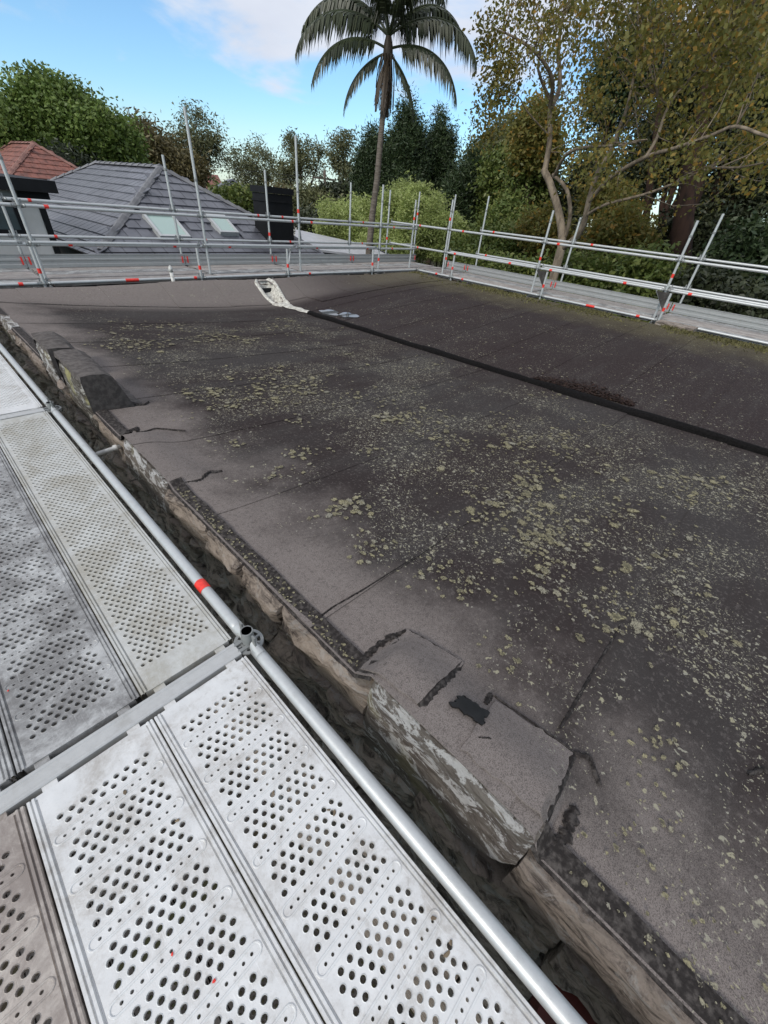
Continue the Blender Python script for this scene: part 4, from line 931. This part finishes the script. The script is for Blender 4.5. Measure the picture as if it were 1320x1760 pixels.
wf = MB(); wf.box(1.2, 2.24, 12.96, 13.015, .26, .34); wf.box(1.2, 2.24, 12.96, 13.015, .76, .84); wf.box(2.16, 2.24, 12.965, 13.01, .34, .76); wf.box(1.2, 1.28, 12.965, 13.01, .34, .76)
wo_ = wf.build('window', M['black_metal'], h1); me = bpy.data.meshes.new('pane'); g_ = MB().box(1.28, 2.16, 12.99, 13.0, .34, .76); me.from_pydata([tuple(np.array(v)-np.array(h1.location)) for v in g_.v], [], g_.f); link_mesh('pane', me, M['glass'], wo_)
# black chimney + low metal roof
ch = empty('chimney', (8.82, 13.35, GZ), 'tall matt black clad chimney rising beside the grey tiled roof', 'chimney')
MB().box(8.34, 9.30, 13.0, 13.7, GZ, 1.42).build('stack', M['black_metal'], ch); MB().box(8.30, 9.34, 12.96, 13.74, 1.425, 1.58).build('cap', M['black_metal'], ch); MB().box(8.31, 9.33, 12.97, 13.73, 1.22, 1.26).build('trim', M['black_metal'], ch)
fr = empty('metal_roof_annex', (11.5, 15.5, GZ), 'low annex with pale metal roof and black fascia below the lime green bushes', 'annex')
cs_ = [at(506, 424, z=.08), at(690, 446, z=-.15), at(640, 423, z=.05), at(508, 394, z=.12)]
V = [np.array(p) for p in cs_]; MB().add(V+[p-UP*.06 for p in V], [(0,1,2,3),(7,6,5,4),(0,4,5,1),(1,5,6,2),(2,6,7,3),(3,7,4,0)]).build('roof', M['metal_roof'], fr)
V2 = [p-UP*.065 for p in V]; MB().add(V2+[p-UP*.5 for p in V2], [(0,4,5,1),(1,5,6,2),(2,6,7,3),(3,7,4,0),(7,6,5,4)]).build('fascia', M['black_metal'], fr)
cc_ = sum(V)/4; V3 = [cc_+(p-cc_)*.93-UP*.57 for p in V]; MB().add(V3+[np.array([p[0], p[1], GZ]) for p in V3], [(0,4,5,1),(1,5,6,2),(2,6,7,3),(3,7,4,0)]).build('wall', M['black_metal'], fr)
dd = V[3]-V[0]; bar = MB(); 
for t in (.06, .94): p0, p1 = V[0]*(1-t)+V[1]*t, V[3]*(1-t)+V[2]*t; bar.tube([p0+UP*.02, p1+UP*.02], .03, 6)
bar.build('edge_capping', M['black_metal'], fr)
# far gabled house
gp = at(410, 340, D=62); h3 = empty('gabled_house', (gp[0], gp[1], GZ), 'distant white gabled house with grey roof among the trees', 'house')
bd = np.array([.9, -.42, 0]); bd /= np.linalg.norm(bd); ad = np.array([-bd[1], bd[0], 0]); zt = at(402, 312, D=62)[2]; ze = at(385, 328, D=62)[2]; c0 = at(403, 340, D=62); c0[2] = 0; hw = 2.3
pr = lambda u, w, z: c0+bd*u+ad*w+UP*z
MB().add([pr(-hw,0,GZ),pr(hw,0,GZ),pr(hw,0,ze),pr(0,0,zt),pr(-hw,0,ze),pr(-hw,8,GZ),pr(hw,8,GZ),pr(hw,8,ze),pr(0,8,zt),pr(-hw,8,ze)], [(0,1,2,3,4),(9,8,7,6,5),(1,6,7,2),(5,0,4,9)]).build('wall', M['white_wall'], h3)
rr_ = MB()
for s in (-1, 1): rr_.add([pr(0,-.4,zt+.08),pr(s*(hw+.4),-.4,ze-.3),pr(s*(hw+.4),8.4,ze-.3),pr(0,8.4,zt+.08),pr(0,-.4,zt+.25),pr(s*(hw+.4),-.4,ze-.13),pr(s*(hw+.4),8.4,ze-.13),pr(0,8.4,zt+.25)], [(0,1,2,3),(4,5,6,7),(0,1,5,4),(1,2,6,5),(2,3,7,6)])
rr_.add([pr(2.6,2,zt-.2),pr(7,2,zt-.2),pr(7.5,-.5,ze-.6),pr(2.2,-.5,ze-.6),pr(2.6,2,zt-.4),pr(7,2,zt-.4),pr(7.5,-.5,ze-.8),pr(2.2,-.5,ze-.8)], [(0,1,2,3),(7,6,5,4),(3,2,6,7),(0,3,7,4),(1,2,6,5)])
rr_.build('roof', simple('slate', (.17,.18,.20), (.12,.13,.14), 1, .6), h3)
MB().obox(pr(4.8, 1.2, (GZ+ze-.9)/2), bd*2.3, ad*1.4, UP*((ze-.9-GZ)/2)).build('wing', M['white_wall'], h3)
for u in (-.75, .75): w = MB().obox(pr(u, -.03, ze-.35), bd*.55, ad*.04, UP*.55).build('window', M['glass'], h3)
tr_ = MB().add([pr(-6,10,zt+.6),pr(-1,10,zt+.6),pr(-.5,6,ze),pr(-6.5,6,ze),pr(-.5,14,ze),pr(-6.5,14,ze)], [(0,1,2,3),(1,0,5,4),(0,3,5),(1,4,2)]); h4 = empty('red_roof_house', tuple(pr(-3.5,10,0)[:2])+(GZ,), 'distant house with small orange tiled roof behind the white gabled one', 'house'); tr_.build('roof', M['tile_red'], h4); MB().obox(pr(-3.5,10,(GZ+ze)/2), bd*2.7, ad*3.6, UP*((ze-GZ)/2-.05)).build('wall', M['white_wall'], h4)
# utility pole and wires
pb = at(558, 300, D=48); up_ = empty('utility_pole', (pb[0], pb[1], GZ), 'timber power pole between the distant gum trees', 'power pole')
MB().tube([(pb[0], pb[1], GZ), (pb[0], pb[1], pb[2]+.3)], [.17, .12], 10).build('pole', M['wood_pole'], up_, True); MB().obox((pb[0], pb[1], pb[2]-.3), bd*1.1, ad*.05, UP*.06).build('crossarm', M['wood_pole'], up_)
for k, (e0, e1_) in enumerate(((at(300, 268, D=70), pb-UP*.2), (at(300, 275, D=70), pb-UP*.5), (pb-UP*.3, at(1000, 395, D=55)))):
    pts = [e0*(1-t)+e1_*t-UP*(1.2*4*t*(1-t)*.3) for t in np.linspace(0, 1, 20)]; tag(MB().tube(pts, .018, 5).build('power_line', M['black_plastic']), 'thin power line running to the timber pole', 'cable', 'power lines')

# ------------------------------------------------------------------ trees
def leaf_quads(C, n_per, spread, ll, lw, r, hang=0.0, up=0.0, flat=1.0):
    n = len(C)*n_per; P = np.repeat(C, n_per, 0)+np.clip(r.normal(0, 1, (n, 3)), -1.6, 1.6)*(np.repeat(spread, n_per)[:, None] if hasattr(spread, '__len__') else spread)*np.array([1, 1, flat])
    d = r.normal(0, 1, (n, 3)); d[:, 2] = d[:, 2]*.7-hang+up; d /= np.linalg.norm(d, axis=1)[:, None]
    s = np.cross(d, r.normal(0, 1, (n, 3))); s /= np.linalg.norm(s, axis=1)[:, None]+1e-9
    k = (.6+.8*r.random(n))[:, None]; L = ll*k; Wd = lw*k
    V = np.stack([P, P+d*L*.45+s*Wd*.5, P+d*L, P+d*L*.5-s*Wd*.5], 1).reshape(-1, 3)
    return V
def limb(mb, p, q, r0, r1, r, n=6, sag=.12, seg=6):
    p, q = np.array(p, float), np.array(q, float); L = np.linalg.norm(q-p); pts = []; off = r.normal(0, sag*.5*L, 3)
    for i in range(n): t = i/(n-1); pts.append(p+(q-p)*t+off*math.sin(math.pi*t)+r.normal(0, .012*L, 3)*(0 < i < n-1))
    mb.tube(pts, list(np.linspace(r0, r1, n)), seg, False); return pts
def tree(name, label, base, crowns, nclump, npl, cs, ll, lw, lm, bark, tr=.25, hang=0.0, up=0.0, seed=1, cat='tree', group=None, shell=.55, limbs=26, flat=.8, cone=0.0, part='crown'):
    r = np.random.default_rng(seed); bx, by = base; root = empty(name, (bx, by, GZ), label, cat, group)
    cl = []; wts = np.array([c[1][0]*c[1][2] for c in crowns]); wts = wts/wts.sum()
    for (c, rad), w in zip(crowns, wts):
        k = max(6, int(nclump*w)); d = r.normal(0, 1, (k, 3)); d /= np.linalg.norm(d, axis=1)[:, None]; rr = shell+(1-shell)*r.random(k)**.6; rr = rr*(1+.14*r.normal(0, 1, k)); p = d*rr[:, None]
        if cone: p[:, :2] *= np.clip(1.05-cone*(p[:, 2:3]+1)/2, .08, 1)
        cl.append(np.array(c)+p*np.array(rad))
    CL = np.vstack(cl); V = leaf_quads(CL, npl, cs*(.6+.8*r.random(len(CL))), ll, lw, r, hang, up, flat)
    np_mesh(part, V-np.array([bx, by, GZ]), np.arange(len(V)).reshape(-1, 4), lm, root)
    mb = MB(); top = np.array(crowns[0][0]); fork = np.array([bx, by, GZ])*.45+top*.55
    fork[:2] = np.array([bx, by])*.6+top[:2]*.4; fork[2] = max(GZ+.35, min(fork[2], top[2]-crowns[0][1][2]*.55))
    limb(mb, (bx, by, GZ), fork, tr, tr*.75, r, 7, .05, 8)
    for (c, rad) in crowns:
        m_ = limb(mb, fork, np.array(c)+[0, 0, rad[2]*.3], tr*.55, tr*.12, r, 7, .1, 7)
        for k in range(max(2, int(limbs/len(crowns)))):
            st = m_[1+r.integers(0, 5)]; ids = np.argsort(np.linalg.norm(cl[0]-st, axis=1)) if False else None
            tgt = CL[r.integers(0, len(CL))]; 
            if np.linalg.norm(tgt-np.array(c)) > max(rad)*1.3: continue
            limb(mb, st, tgt, tr*.22, tr*.05, r, 5, .12, 5)
    mb.build('trunk', bark, root, True)
    return root
def cpx(u, v, ru, rv, D, depth=1.0):
    c = at(u, v, D=D); e = at(u+ru, v, D=D); f = at(u, v-rv, D=D); rx = float(np.linalg.norm((e-c)[:2])); return (c, (rx*depth, rx*depth, float(abs(f[2]-c[2]))))
def bxy(u, v, D): p = at(u, v, D=D); return (p[0], p[1])
T = tree
T('leafy_tree', 'large rounded bright green leafy tree behind the terracotta roof', bxy(120,260,34), [cpx(105,240,90,85,34), cpx(30,250,70,60,34), cpx(175,255,60,60,33), cpx(98,182,56,40,34)], 900, 120, .42, .20, .12, M['leaf_green'], M['bark'], .4, .2, seed=2, shell=.45)
T('olive_tree', 'small grey-green tree between the terracotta and grey roofs', bxy(118,285,31.5), [cpx(118,280,30,20,31.5)], 90, 50, .35, .22, .06, M['lead_grey'], M['bark'], .12, .1, seed=3)
T('gum_tree', 'tall sparse gum tree rising behind the grey roof ridge', bxy(335,290,46), [cpx(338,225,34,42,46), cpx(310,260,30,34,46), cpx(365,262,22,34,46)], 80, 90, .42, .26, .08, M['leaf_euc'], M['bark_pale'], .3, .6, seed=4, shell=.4)
T('gum_tree', 'brownish bushy gum tree joining the large green tree', bxy(260,290,44), [cpx(262,262,48,34,44), cpx(240,225,24,20,45), cpx(310,290,46,24,43)], 190, 80, .5, .34, .11, M['leaf_brown'], M['bark'], .3, .4, seed=5, shell=.3)
T('gum_tree', 'rounded gum tree behind the distant white gabled house', bxy(438,310,70), [cpx(438,272,38,28,70), cpx(455,310,30,24,70), cpx(415,300,20,24,70)], 80, 90, .48, .32, .11, M['leaf_euc'], M['bark'], .3, .5, seed=6, shell=.4)
T('gum_tree', 'slender open gum tree behind the chimney', bxy(520,320,66), [cpx(515,248,26,26,66), cpx(520,285,36,24,66), cpx(490,300,26,22,66), cpx(552,262,10,9,66)], 85, 90, .45, .32, .11, M['leaf_euc'], M['bark'], .3, .5, seed=7, shell=.35)
T('gum_tree', 'thin gum tree leaning against the dark cypresses', bxy(590,330,52), [cpx(588,245,22,20,52), cpx(580,270,16,20,52), cpx(595,300,20,26,52)], 50, 90, .40, .28, .09, M['leaf_euc'], M['bark'], .25, .6, seed=8, shell=.4)
# dark cypresses behind the palm
for k, (u, v, ru, rv, D, n) in enumerate(((692,275,52,92,40,330), (748,290,42,88,42,300), (640,300,44,78,41,260), (800,335,30,88,38,170), (780,350,30,60,37,120))):
    T('cypress_tree', ['tall dark cypress directly behind the palm trunk', 'broad dark cypress right of the palm trunk', 'dark cypress left of the palm trunk', 'narrow dark cypress standing apart by the leafy right-hand trees', 'low dark cypress between the lime green bushes and the right-hand trees'][k], bxy(u, v+rv, D), [cpx(u, v, ru, rv, D), cpx(u-ru*.35, v+rv*.2, ru*.55, rv*.75, D), cpx(u+ru*.4, v+rv*.15, ru*.5, rv*.78, D)], int(n*1.4), 120, .34, .26, .06, M['leaf_conifer'], M['bark'], .3, 0, .5, seed=20+k, shell=.35, cone=.85, flat=1.2, group='cypresses behind the palm')
# lime green bushes
for k, (u, v, ru, rv, D, n) in enumerate(((705,378,62,56,26,520), (600,388,52,46,26,380), (765,408,30,36,25,220), (655,425,40,22,24,200))):
    T('lime_bush', ['large rounded lime green bush right of the palm trunk', 'rounded lime green bush left of the palm trunk', 'lower lime green bush beside the corner posts', 'low spreading lime green bush behind the palm foot'][k], bxy(u, v+20, D), [cpx(u, v, ru, rv, D), cpx(u+ru*.3, v+rv*.5, ru*.8, rv*.7, D)], n, 70, .20, .16, .05, M['leaf_lime'], M['bark'], .12, .25, .0, seed=30+k, shell=.75, cat='bush')
# garden shrubs and trees further back that close the horizon
gs = [(405,350,26,16,40,'leaf_shrub'), (440,352,26,18,44,'leaf_euc'), (530,355,34,24,40,'leaf_euc'), (485,352,30,20,50,'leaf_brown'), (575,350,26,30,42,'leaf_dark'), (560,390,40,22,30,'leaf_dark'),
      (850,330,30,42,44,'leaf_euc'), (870,390,44,40,30,'leaf_shrub'), (905,420,40,30,26,'leaf_shrub'), (850,425,40,24,24,'leaf_shrub'), (905,350,30,50,34,'leaf_autumn'), (880,270,44,70,40,'leaf_euc'), (920,240,34,60,32,'leaf_autumn'), (825,300,22,46,50,'leaf_euc'), (860,300,20,40,36,'leaf_shrub'), (910,305,30,40,33,'leaf_shrub'), (845,365,28,30,38,'leaf_shrub')]
gl = ['low sunlit shrub below the distant gabled house', 'olive shrub right of the distant gabled house', 'olive tree crown behind the black chimney', 'brownish tree crown left of the chimney top', 'dark shrub below the timber power pole', 'dark hedge behind the metal annex roof',
      'olive tree crown right of the narrow cypress', 'leafy green shrub behind the rails left of the pale trunk', 'leafy green shrub at the foot of the pale trunk', 'low green shrub behind the toe board near the corner', 'yellowing tree crown left of the pale trunk', 'tall olive tree crown against the sky left of the pale-barked tree', 'yellow-green tree crown close to the pale-barked tree', 'faint far tree crown between cypress and olive tree', 'pale green tree crown under the hanging twigs', 'mid green crown filling behind the left pale stem', 'rounded green crown behind the upper rails']
for k, (u, v, ru, rv, D, lm) in enumerate(gs):
    T('garden_tree' if v < 345 else 'garden_shrub', gl[k], bxy(u, v, D), [cpx(u, v, ru, rv, D), cpx(u+ru*.4, v+rv*.4, ru*.7, rv*.6, D)], 110+int(ru*rv*.05), 80, .011*D+.08, .006*D+.05, .0028*D+.02, M[lm], M['bark'], .15, .25, seed=50+k, shell=.35, cat='tree' if v < 345 else 'shrub')
# far tree belt closing the horizon all round
fr_ = np.random.default_rng(77)
for k in range(30):
    az = math.radians(-78+k*6.3); D = 85+35*fr_.random(); c = np.array([D*math.sin(az), D*math.cos(az), GZ+2.4+1.2*fr_.random()])
    T('horizon_tree', 'far tree in the belt closing the horizon', (c[0], c[1]), [(c, (6.5, 6.5, 2.9+.8*fr_.random()))], 90, 40, .7, .7, .4, M['leaf_euc'] if k % 3 else M['leaf_green'], M['bark'], .35, .2, seed=200+k, group='trees of the far belt', shell=.3, limbs=6)

# pale-barked tree with yellowing leaves (limbs follow the photographed ones, each at its own depth)
def limb_px(mb, pts, r0, r1, seg=8):
    P = [at(u, v, x=x) for (u, v, x) in pts]; Q = []
    for i in range(len(P)-1):
        for t in (0, .33, .66): 
            p_1 = P[max(i-1, 0)]; p2 = P[min(i+2, len(P)-1)]; a0, a1 = P[i], P[i+1]
            Q.append(.5*((2*a0)+(-p_1+a1)*t+(2*p_1-5*a0+4*a1-p2)*t*t+(-p_1+3*a0-3*a1+p2)*t**3))
    Q.append(P[-1]); mb.tube(Q, list(np.linspace(r0, r1, len(Q))), seg, False); return Q
tb = at(962, 455, x=16.0); pt = empty('pale_barked_tree', (tb[0], tb[1], GZ), 'pale-barked spreading tree with yellowing leaves leaning over the right-hand deck', 'tree')
mb = MB(); gpts = [np.array([tb[0], tb[1], GZ]), np.array([tb[0], tb[1], -2.5]), np.array(at(964, 430, x=16))]; mb.tube(gpts, [.20, .17, .145], 10, False)
Q = []
Q += limb_px(mb, [(964,432,16),(966,400,16),(958,356,16),(945,314,16),(934,292,16.1)], .14, .10, 10)
Q += limb_px(mb, [(936,296,16.1),(945,240,16.3),(945,190,16.2),(950,145,15.8),(940,115,15.4),(915,85,15),(880,62,14.6),(850,50,14.3)], .095, .015)
Q += limb_px(mb, [(945,190,16.2),(962,150,16.8),(960,90,17.2),(965,40,17.5),(975,-20,17.7)], .08, .03)
Q += limb_px(mb, [(972,405,16),(980,370,15.8),(974,326,15.6),(950,300,15.7)], .07, .05)
Q += limb_px(mb, [(952,304,15.7),(972,267,15.2),(1005,253,14.8),(1060,250,14.4),(1112,240,14)], .055, .02)
Q += limb_px(mb, [(968,425,16),(988,410,15.7),(1003,385,15.5),(1012,345,15.3),(1028,295,15.2),(1052,255,15.4),(1062,225,15.6),(1078,185,15.8),(1090,130,16),(1110,60,16.2)], .11, .022)
Q += limb_px(mb, [(1012,347,15.3),(1050,305,14.8),(1110,270,14.2),(1160,255,13.7),(1225,232,13.2),(1265,217,13),(1320,235,12.8),(1370,240,12.6)], .06, .02)
Q += limb_px(mb, [(1008,370,15.4),(1040,352,15),(1105,335,14.6),(1160,315,14.2),(1220,290,13.8),(1270,288,13.5),(1330,276,13.2)], .045, .015)
Q += limb_px(mb, [(1110,270,14.2),(1130,235,14.3),(1150,180,14.5),(1200,120,14.6),(1260,60,14.6)], .045, .015)
Q += limb_px(mb, [(945,235,16.3),(905,190,15.4),(890,165,15),(860,160,14.7),(830,200,14.4)], .025, .006)
Q += limb_px(mb, [(915,85,15),(890,110,14.8),(860,125,14.6)], .02, .005)
Q += limb_px(mb, [(1052,255,15.4),(1085,200,15),(1130,165,14.6)], .04, .012)
Q += limb_px(mb, [(945,170,16),(925,120,15.6),(930,60,15.4),(900,10,15.2)], .05, .012)
lr2 = np.random.default_rng(91); CL = []
def leafy(u, v):
    if u < 835: return 0
    edge = 860+40*math.sin(v*.05)
    if v < 110: return .55 if u < 900 else 1
    if v < 200: return .12 if u < 920 else .95
    if v < 300: return .06 if u < 960 else (.25 if u < 1050 else .55)
    if v < 345: return .0 if u < 1010 else (.35 if u > 1100 else .12)
    return 0
while len(CL) < 290:
    u = 830+540*lr2.random(); v = -120+470*lr2.random()
    if lr2.random() > leafy(u, max(v, 0)): continue
    CL.append(at(u, v, x=12.8+5.2*lr2.random()+(1.0 if u < 1000 else 0)))
CL = np.array(CL); QA = np.array(Q)
for i in range(0, 220):
    c = CL[i]; j = np.argmin(np.linalg.norm(QA-c, axis=1)); limb(mb, QA[j], c, .016, .004, lr2, 5, .16, 4)
mb.build('trunk', M['bark_pale'], pt, True)
for (u, v, x_, k) in ((838,205,14.4,4), (832,235,14.4,3), (850,160,14.6,3), (868,160,14.8,4), (855,128,14.6,4), (850,48,14.4,5), (845,78,14.4,4), (875,95,14.7,4)):
    for _ in range(k): CL = np.vstack([CL, at(u+lr2.normal(0, 8), v+lr2.normal(0, 8), x=x_)])
V = leaf_quads(CL, 90, .27*(.6+.9*lr2.random(len(CL))), .10, .062, lr2, .75, 0, .9)
np_mesh('crown', V-np.array([tb[0], tb[1], GZ]), np.arange(len(V)).reshape(-1, 4), M['leaf_autumn'], pt)
# dark evergreens behind it
dk = [(1230,120,120,150,30,620,'leaf_dark'), (1130,260,80,110,31,330,'leaf_dark'), (1270,330,90,90,25,420,'leaf_dark'), (1080,120,100,130,36,380,'leaf_conifer'), (1330,150,90,150,24,360,'leaf_dark'), (1180,420,90,60,24,300,'leaf_dark'), (1290,450,70,60,20,260,'leaf_conifer'), (1000,330,60,80,34,260,'leaf_dark')]
dl = ['large dark evergreen filling the upper right behind the yellowing leaves', 'dark evergreen with open gaps behind the spreading pale limbs', 'dark hanging evergreen behind the right-hand posts', 'dark green crown behind the middle of the yellowing tree', 'dark evergreen at the right-hand border of the trees', 'low dark evergreen behind the red-brown trunk', 'low dark conifer behind the right-hand guard rails', 'dark crown between the pale stems']
for k, (u, v, ru, rv, D, n, lm) in enumerate(dk):
    T('evergreen_tree', dl[k], bxy(u-30, v+rv, D), [cpx(u, v, ru, rv, D, .6), cpx(u-ru*.4, v+rv*.3, ru*.6, rv*.6, D, .6), cpx(u+ru*.4, v-rv*.2, ru*.6, rv*.6, D, .6)], int(n*.75), 80, .50, .20, .085, M[lm], M['bark_red'], .45 if k in (1, 2, 5) else .3, .3, seed=70+k, shell=.25, flat=.6)
for k, (u, v, D) in enumerate(((1165,470,21), (1195,330,23), (1110,380,24))):
    p = at(u, v, D=D); t_ = at(u+30, v-240, D=D+1); e = empty('tree_stump' if 0 else 'dark_tree_trunk', (p[0], p[1], GZ), ['thick red-brown trunk seen between the right-hand posts', 'red-brown trunk rising behind the pale limbs', 'thin dark trunk left of the red-brown ones'][k], 'tree trunk')
    MB().tube([(p[0], p[1], GZ), p, (p+t_)/2+np.array([.2,.1,0]), t_], [.5, .42, .32, .2] if k == 0 else [.32, .28, .24, .15] if k == 1 else [.18, .15, .12, .08], 12, False).build('trunk', M['bark_red'], e, True)
# understorey shrubs beyond the right-hand deck
us = [(930,395,40,34,23,'leaf_autumn'), (1060,400,60,44,21,'leaf_autumn'), (1000,470,60,30,19,'leaf_shrub'), (1100,470,60,36,18,'leaf_shrub'), (880,470,50,20,20,'leaf_shrub'), (1040,345,44,34,24,'leaf_autumn'), (1210,505,60,34,17,'leaf_dark'), (1290,540,60,40,16,'leaf_dark'), (820,455,40,16,21,'leaf_shrub'), (960,520,70,26,18,'leaf_shrub'), (1120,540,60,30,17,'leaf_shrub')]
ul = ['yellow-green shrub left of the pale trunk base', 'yellowing leafy shrub right of the pale trunk', 'green shrub behind the toe board right of the pale trunk', 'green shrub in front of the red-brown trunk', 'low green shrub behind the right-hand deck near its corner', 'yellowing leafy branch mass under the pale limbs', 'dark shrub behind the right-hand posts', 'dark shrub at the end of the right-hand deck', 'small green shrub beside the corner posts', 'green shrub glimpsed under the right-hand deck', 'bright shrub glimpsed below the deck by the gap']
for k, (u, v, ru, rv, D, lm) in enumerate(us):
    T('understorey_shrub', ul[k], bxy(u, v+10, D), [cpx(u, v, ru, rv, D), cpx(u+ru*.4, v+rv*.4, ru*.7, rv*.6, D)], 150, 46, .28, .17, .085, M[lm], M['bark'], .08, .35, seed=120+k, shell=.3, cat='shrub')

# palm
D0 = 17.0; tp_ = [at(u, v, D=D0) for (u, v) in ((632,452),(640,370),(648,310),(655,230),(662,150),(666,112))]
pbx = tp_[0]; pm = empty('palm_tree', (pbx[0], pbx[1], GZ), 'slender palm with arching drooping fronds rising above the far deck', 'palm tree')
pr_ = np.random.default_rng(15); pts = [np.array([pbx[0], pbx[1], GZ])]+tp_; Q = []
for i in range(len(pts)-1):
    for t in np.linspace(0, 1, 10, endpoint=False): Q.append(pts[i]*(1-t)+pts[i+1]*t)
Q.append(pts[-1]); rad = [np.interp(i, [0, 10, len(Q)-1], [.14, .112, .066])*(1.04 if i % 2 else 1.0) for i in range(len(Q))]
MB().tube(Q, rad, 14, False).build('trunk', M['palm_trunk'], pm, True)
tpz = pts[-1]; hub = at(668, 62, D=D0)
MB().tube([tpz, tpz*.7+hub*.3, tpz*.3+hub*.7, hub], [.095, .15, .13, .08], 12, False).build('crownshaft', M['leaf_dead'], pm, True)
def frond(base, az, e0, k, L, seed, dead=False):
    r = np.random.default_rng(seed); n = 26; p = np.array(base, float); pts = [p]; out = np.array([math.sin(az), math.cos(az), 0]); dirs = []
    for i in range(n):
        t = i/n; e = e0-k*t**1.3; sw_ = .35*math.sin(seed*1.7)*t; d = (out*math.cos(sw_)+np.array([out[1], -out[0], 0])*math.sin(sw_))*math.cos(e)+UP*math.sin(e); dirs.append(d); p = p+d*L/n; pts.append(p)
    mb = MB(); mb.tube(pts, list(np.linspace(.035, .006, n+1)), 5, False); V, F = list(mb.v), list(mb.f)
    side = np.array([out[1], -out[0], 0]); m_ = 78
    for i in range(m_):
        t = .14+.86*i/m_; f = t*n; j = min(int(f), n-1); c = pts[j]+(pts[j+1]-pts[j])*(f-j); d = dirs[j]; ln = L*.27*(math.sin(math.pi*(.12+.80*t))**.7)*(.6+.55*r.random())*(.35 if r.random() < .08 else 1); 
        for s in (-1, 1):
            q0 = side*s*.55+d*.45-UP*(.25+.25*r.random()); q0 /= np.linalg.norm(q0); q1 = side*s*(.14+.1*r.random())+d*.20-UP; q1 /= np.linalg.norm(q1)
            w = d*(.022+.012*r.random()); a0 = c; a1 = c+q0*ln*.35; a2 = a1+q1*ln*.65+r.normal(0, .02, 3); b0 = len(V)
            V += [a0-w*.5, a0+w*.5, a1+w, a1-w, a2]; F += [(b0, b0+1, b0+2, b0+3), (b0+3, b0+2, b0+4)]
    MB().add(V, F).build('frond', M['leaf_dead'] if dead else M['leaf_palm'], pm)
rv = RW[:, 0].copy(); azr = math.atan2(rv[0], rv[1])          # compass direction of the picture's right-hand side
specs = [(0.05,.55,1.75,3.0),(0.35,.20,1.5,2.7),(-.3,.85,1.9,3.1),(3.10,.50,1.7,3.0),(2.8,.25,1.55,2.6),(3.45,.8,1.9,3.1),(1.2,.9,1.9,3.0),(1.9,1.0,1.9,3.0),(4.3,.9,1.8,3.0),(5.1,.8,1.7,2.8),(.7,1.25,1.7,3.1),(2.4,1.3,1.7,3.1),(3.8,1.25,1.8,3.1),(5.6,1.2,1.8,3.1)]
for i, (az, e0, k, L) in enumerate(specs): frond(hub+UP*(.0 if e0 > .4 else -.25), azr+az, e0, k, L, 300+i)
for i, (az, e0, k, L) in enumerate(((3.0,-.35,1.1,1.9),(.3,-.6,.9,1.7),(4.9,-.5,1.0,1.6),(1.6,-.9,.6,1.4),(2.2,-1.0,.5,1.2))): frond(tpz+UP*.25, azr+az, e0, k, L, 330+i, i >= 2)
sp_ = MB()
for i in range(26):
    az = pr_.random()*6.28; p = tpz+UP*.18; l = .5+.7*pr_.random(); o_ = np.array([math.cos(az), math.sin(az), 0]); sp_.tube([p, p+o_*.18+UP*.02, p+o_*.28-UP*l*.5, p+o_*.30-UP*l], [.010, .009, .008, .016], 4)
sp_.build('flower_stalks', M['leaf_dead'], pm)
# ------------------------------------------------------------------ render settings
S.cycles.max_bounces = 6; S.cycles.transparent_max_bounces = 6
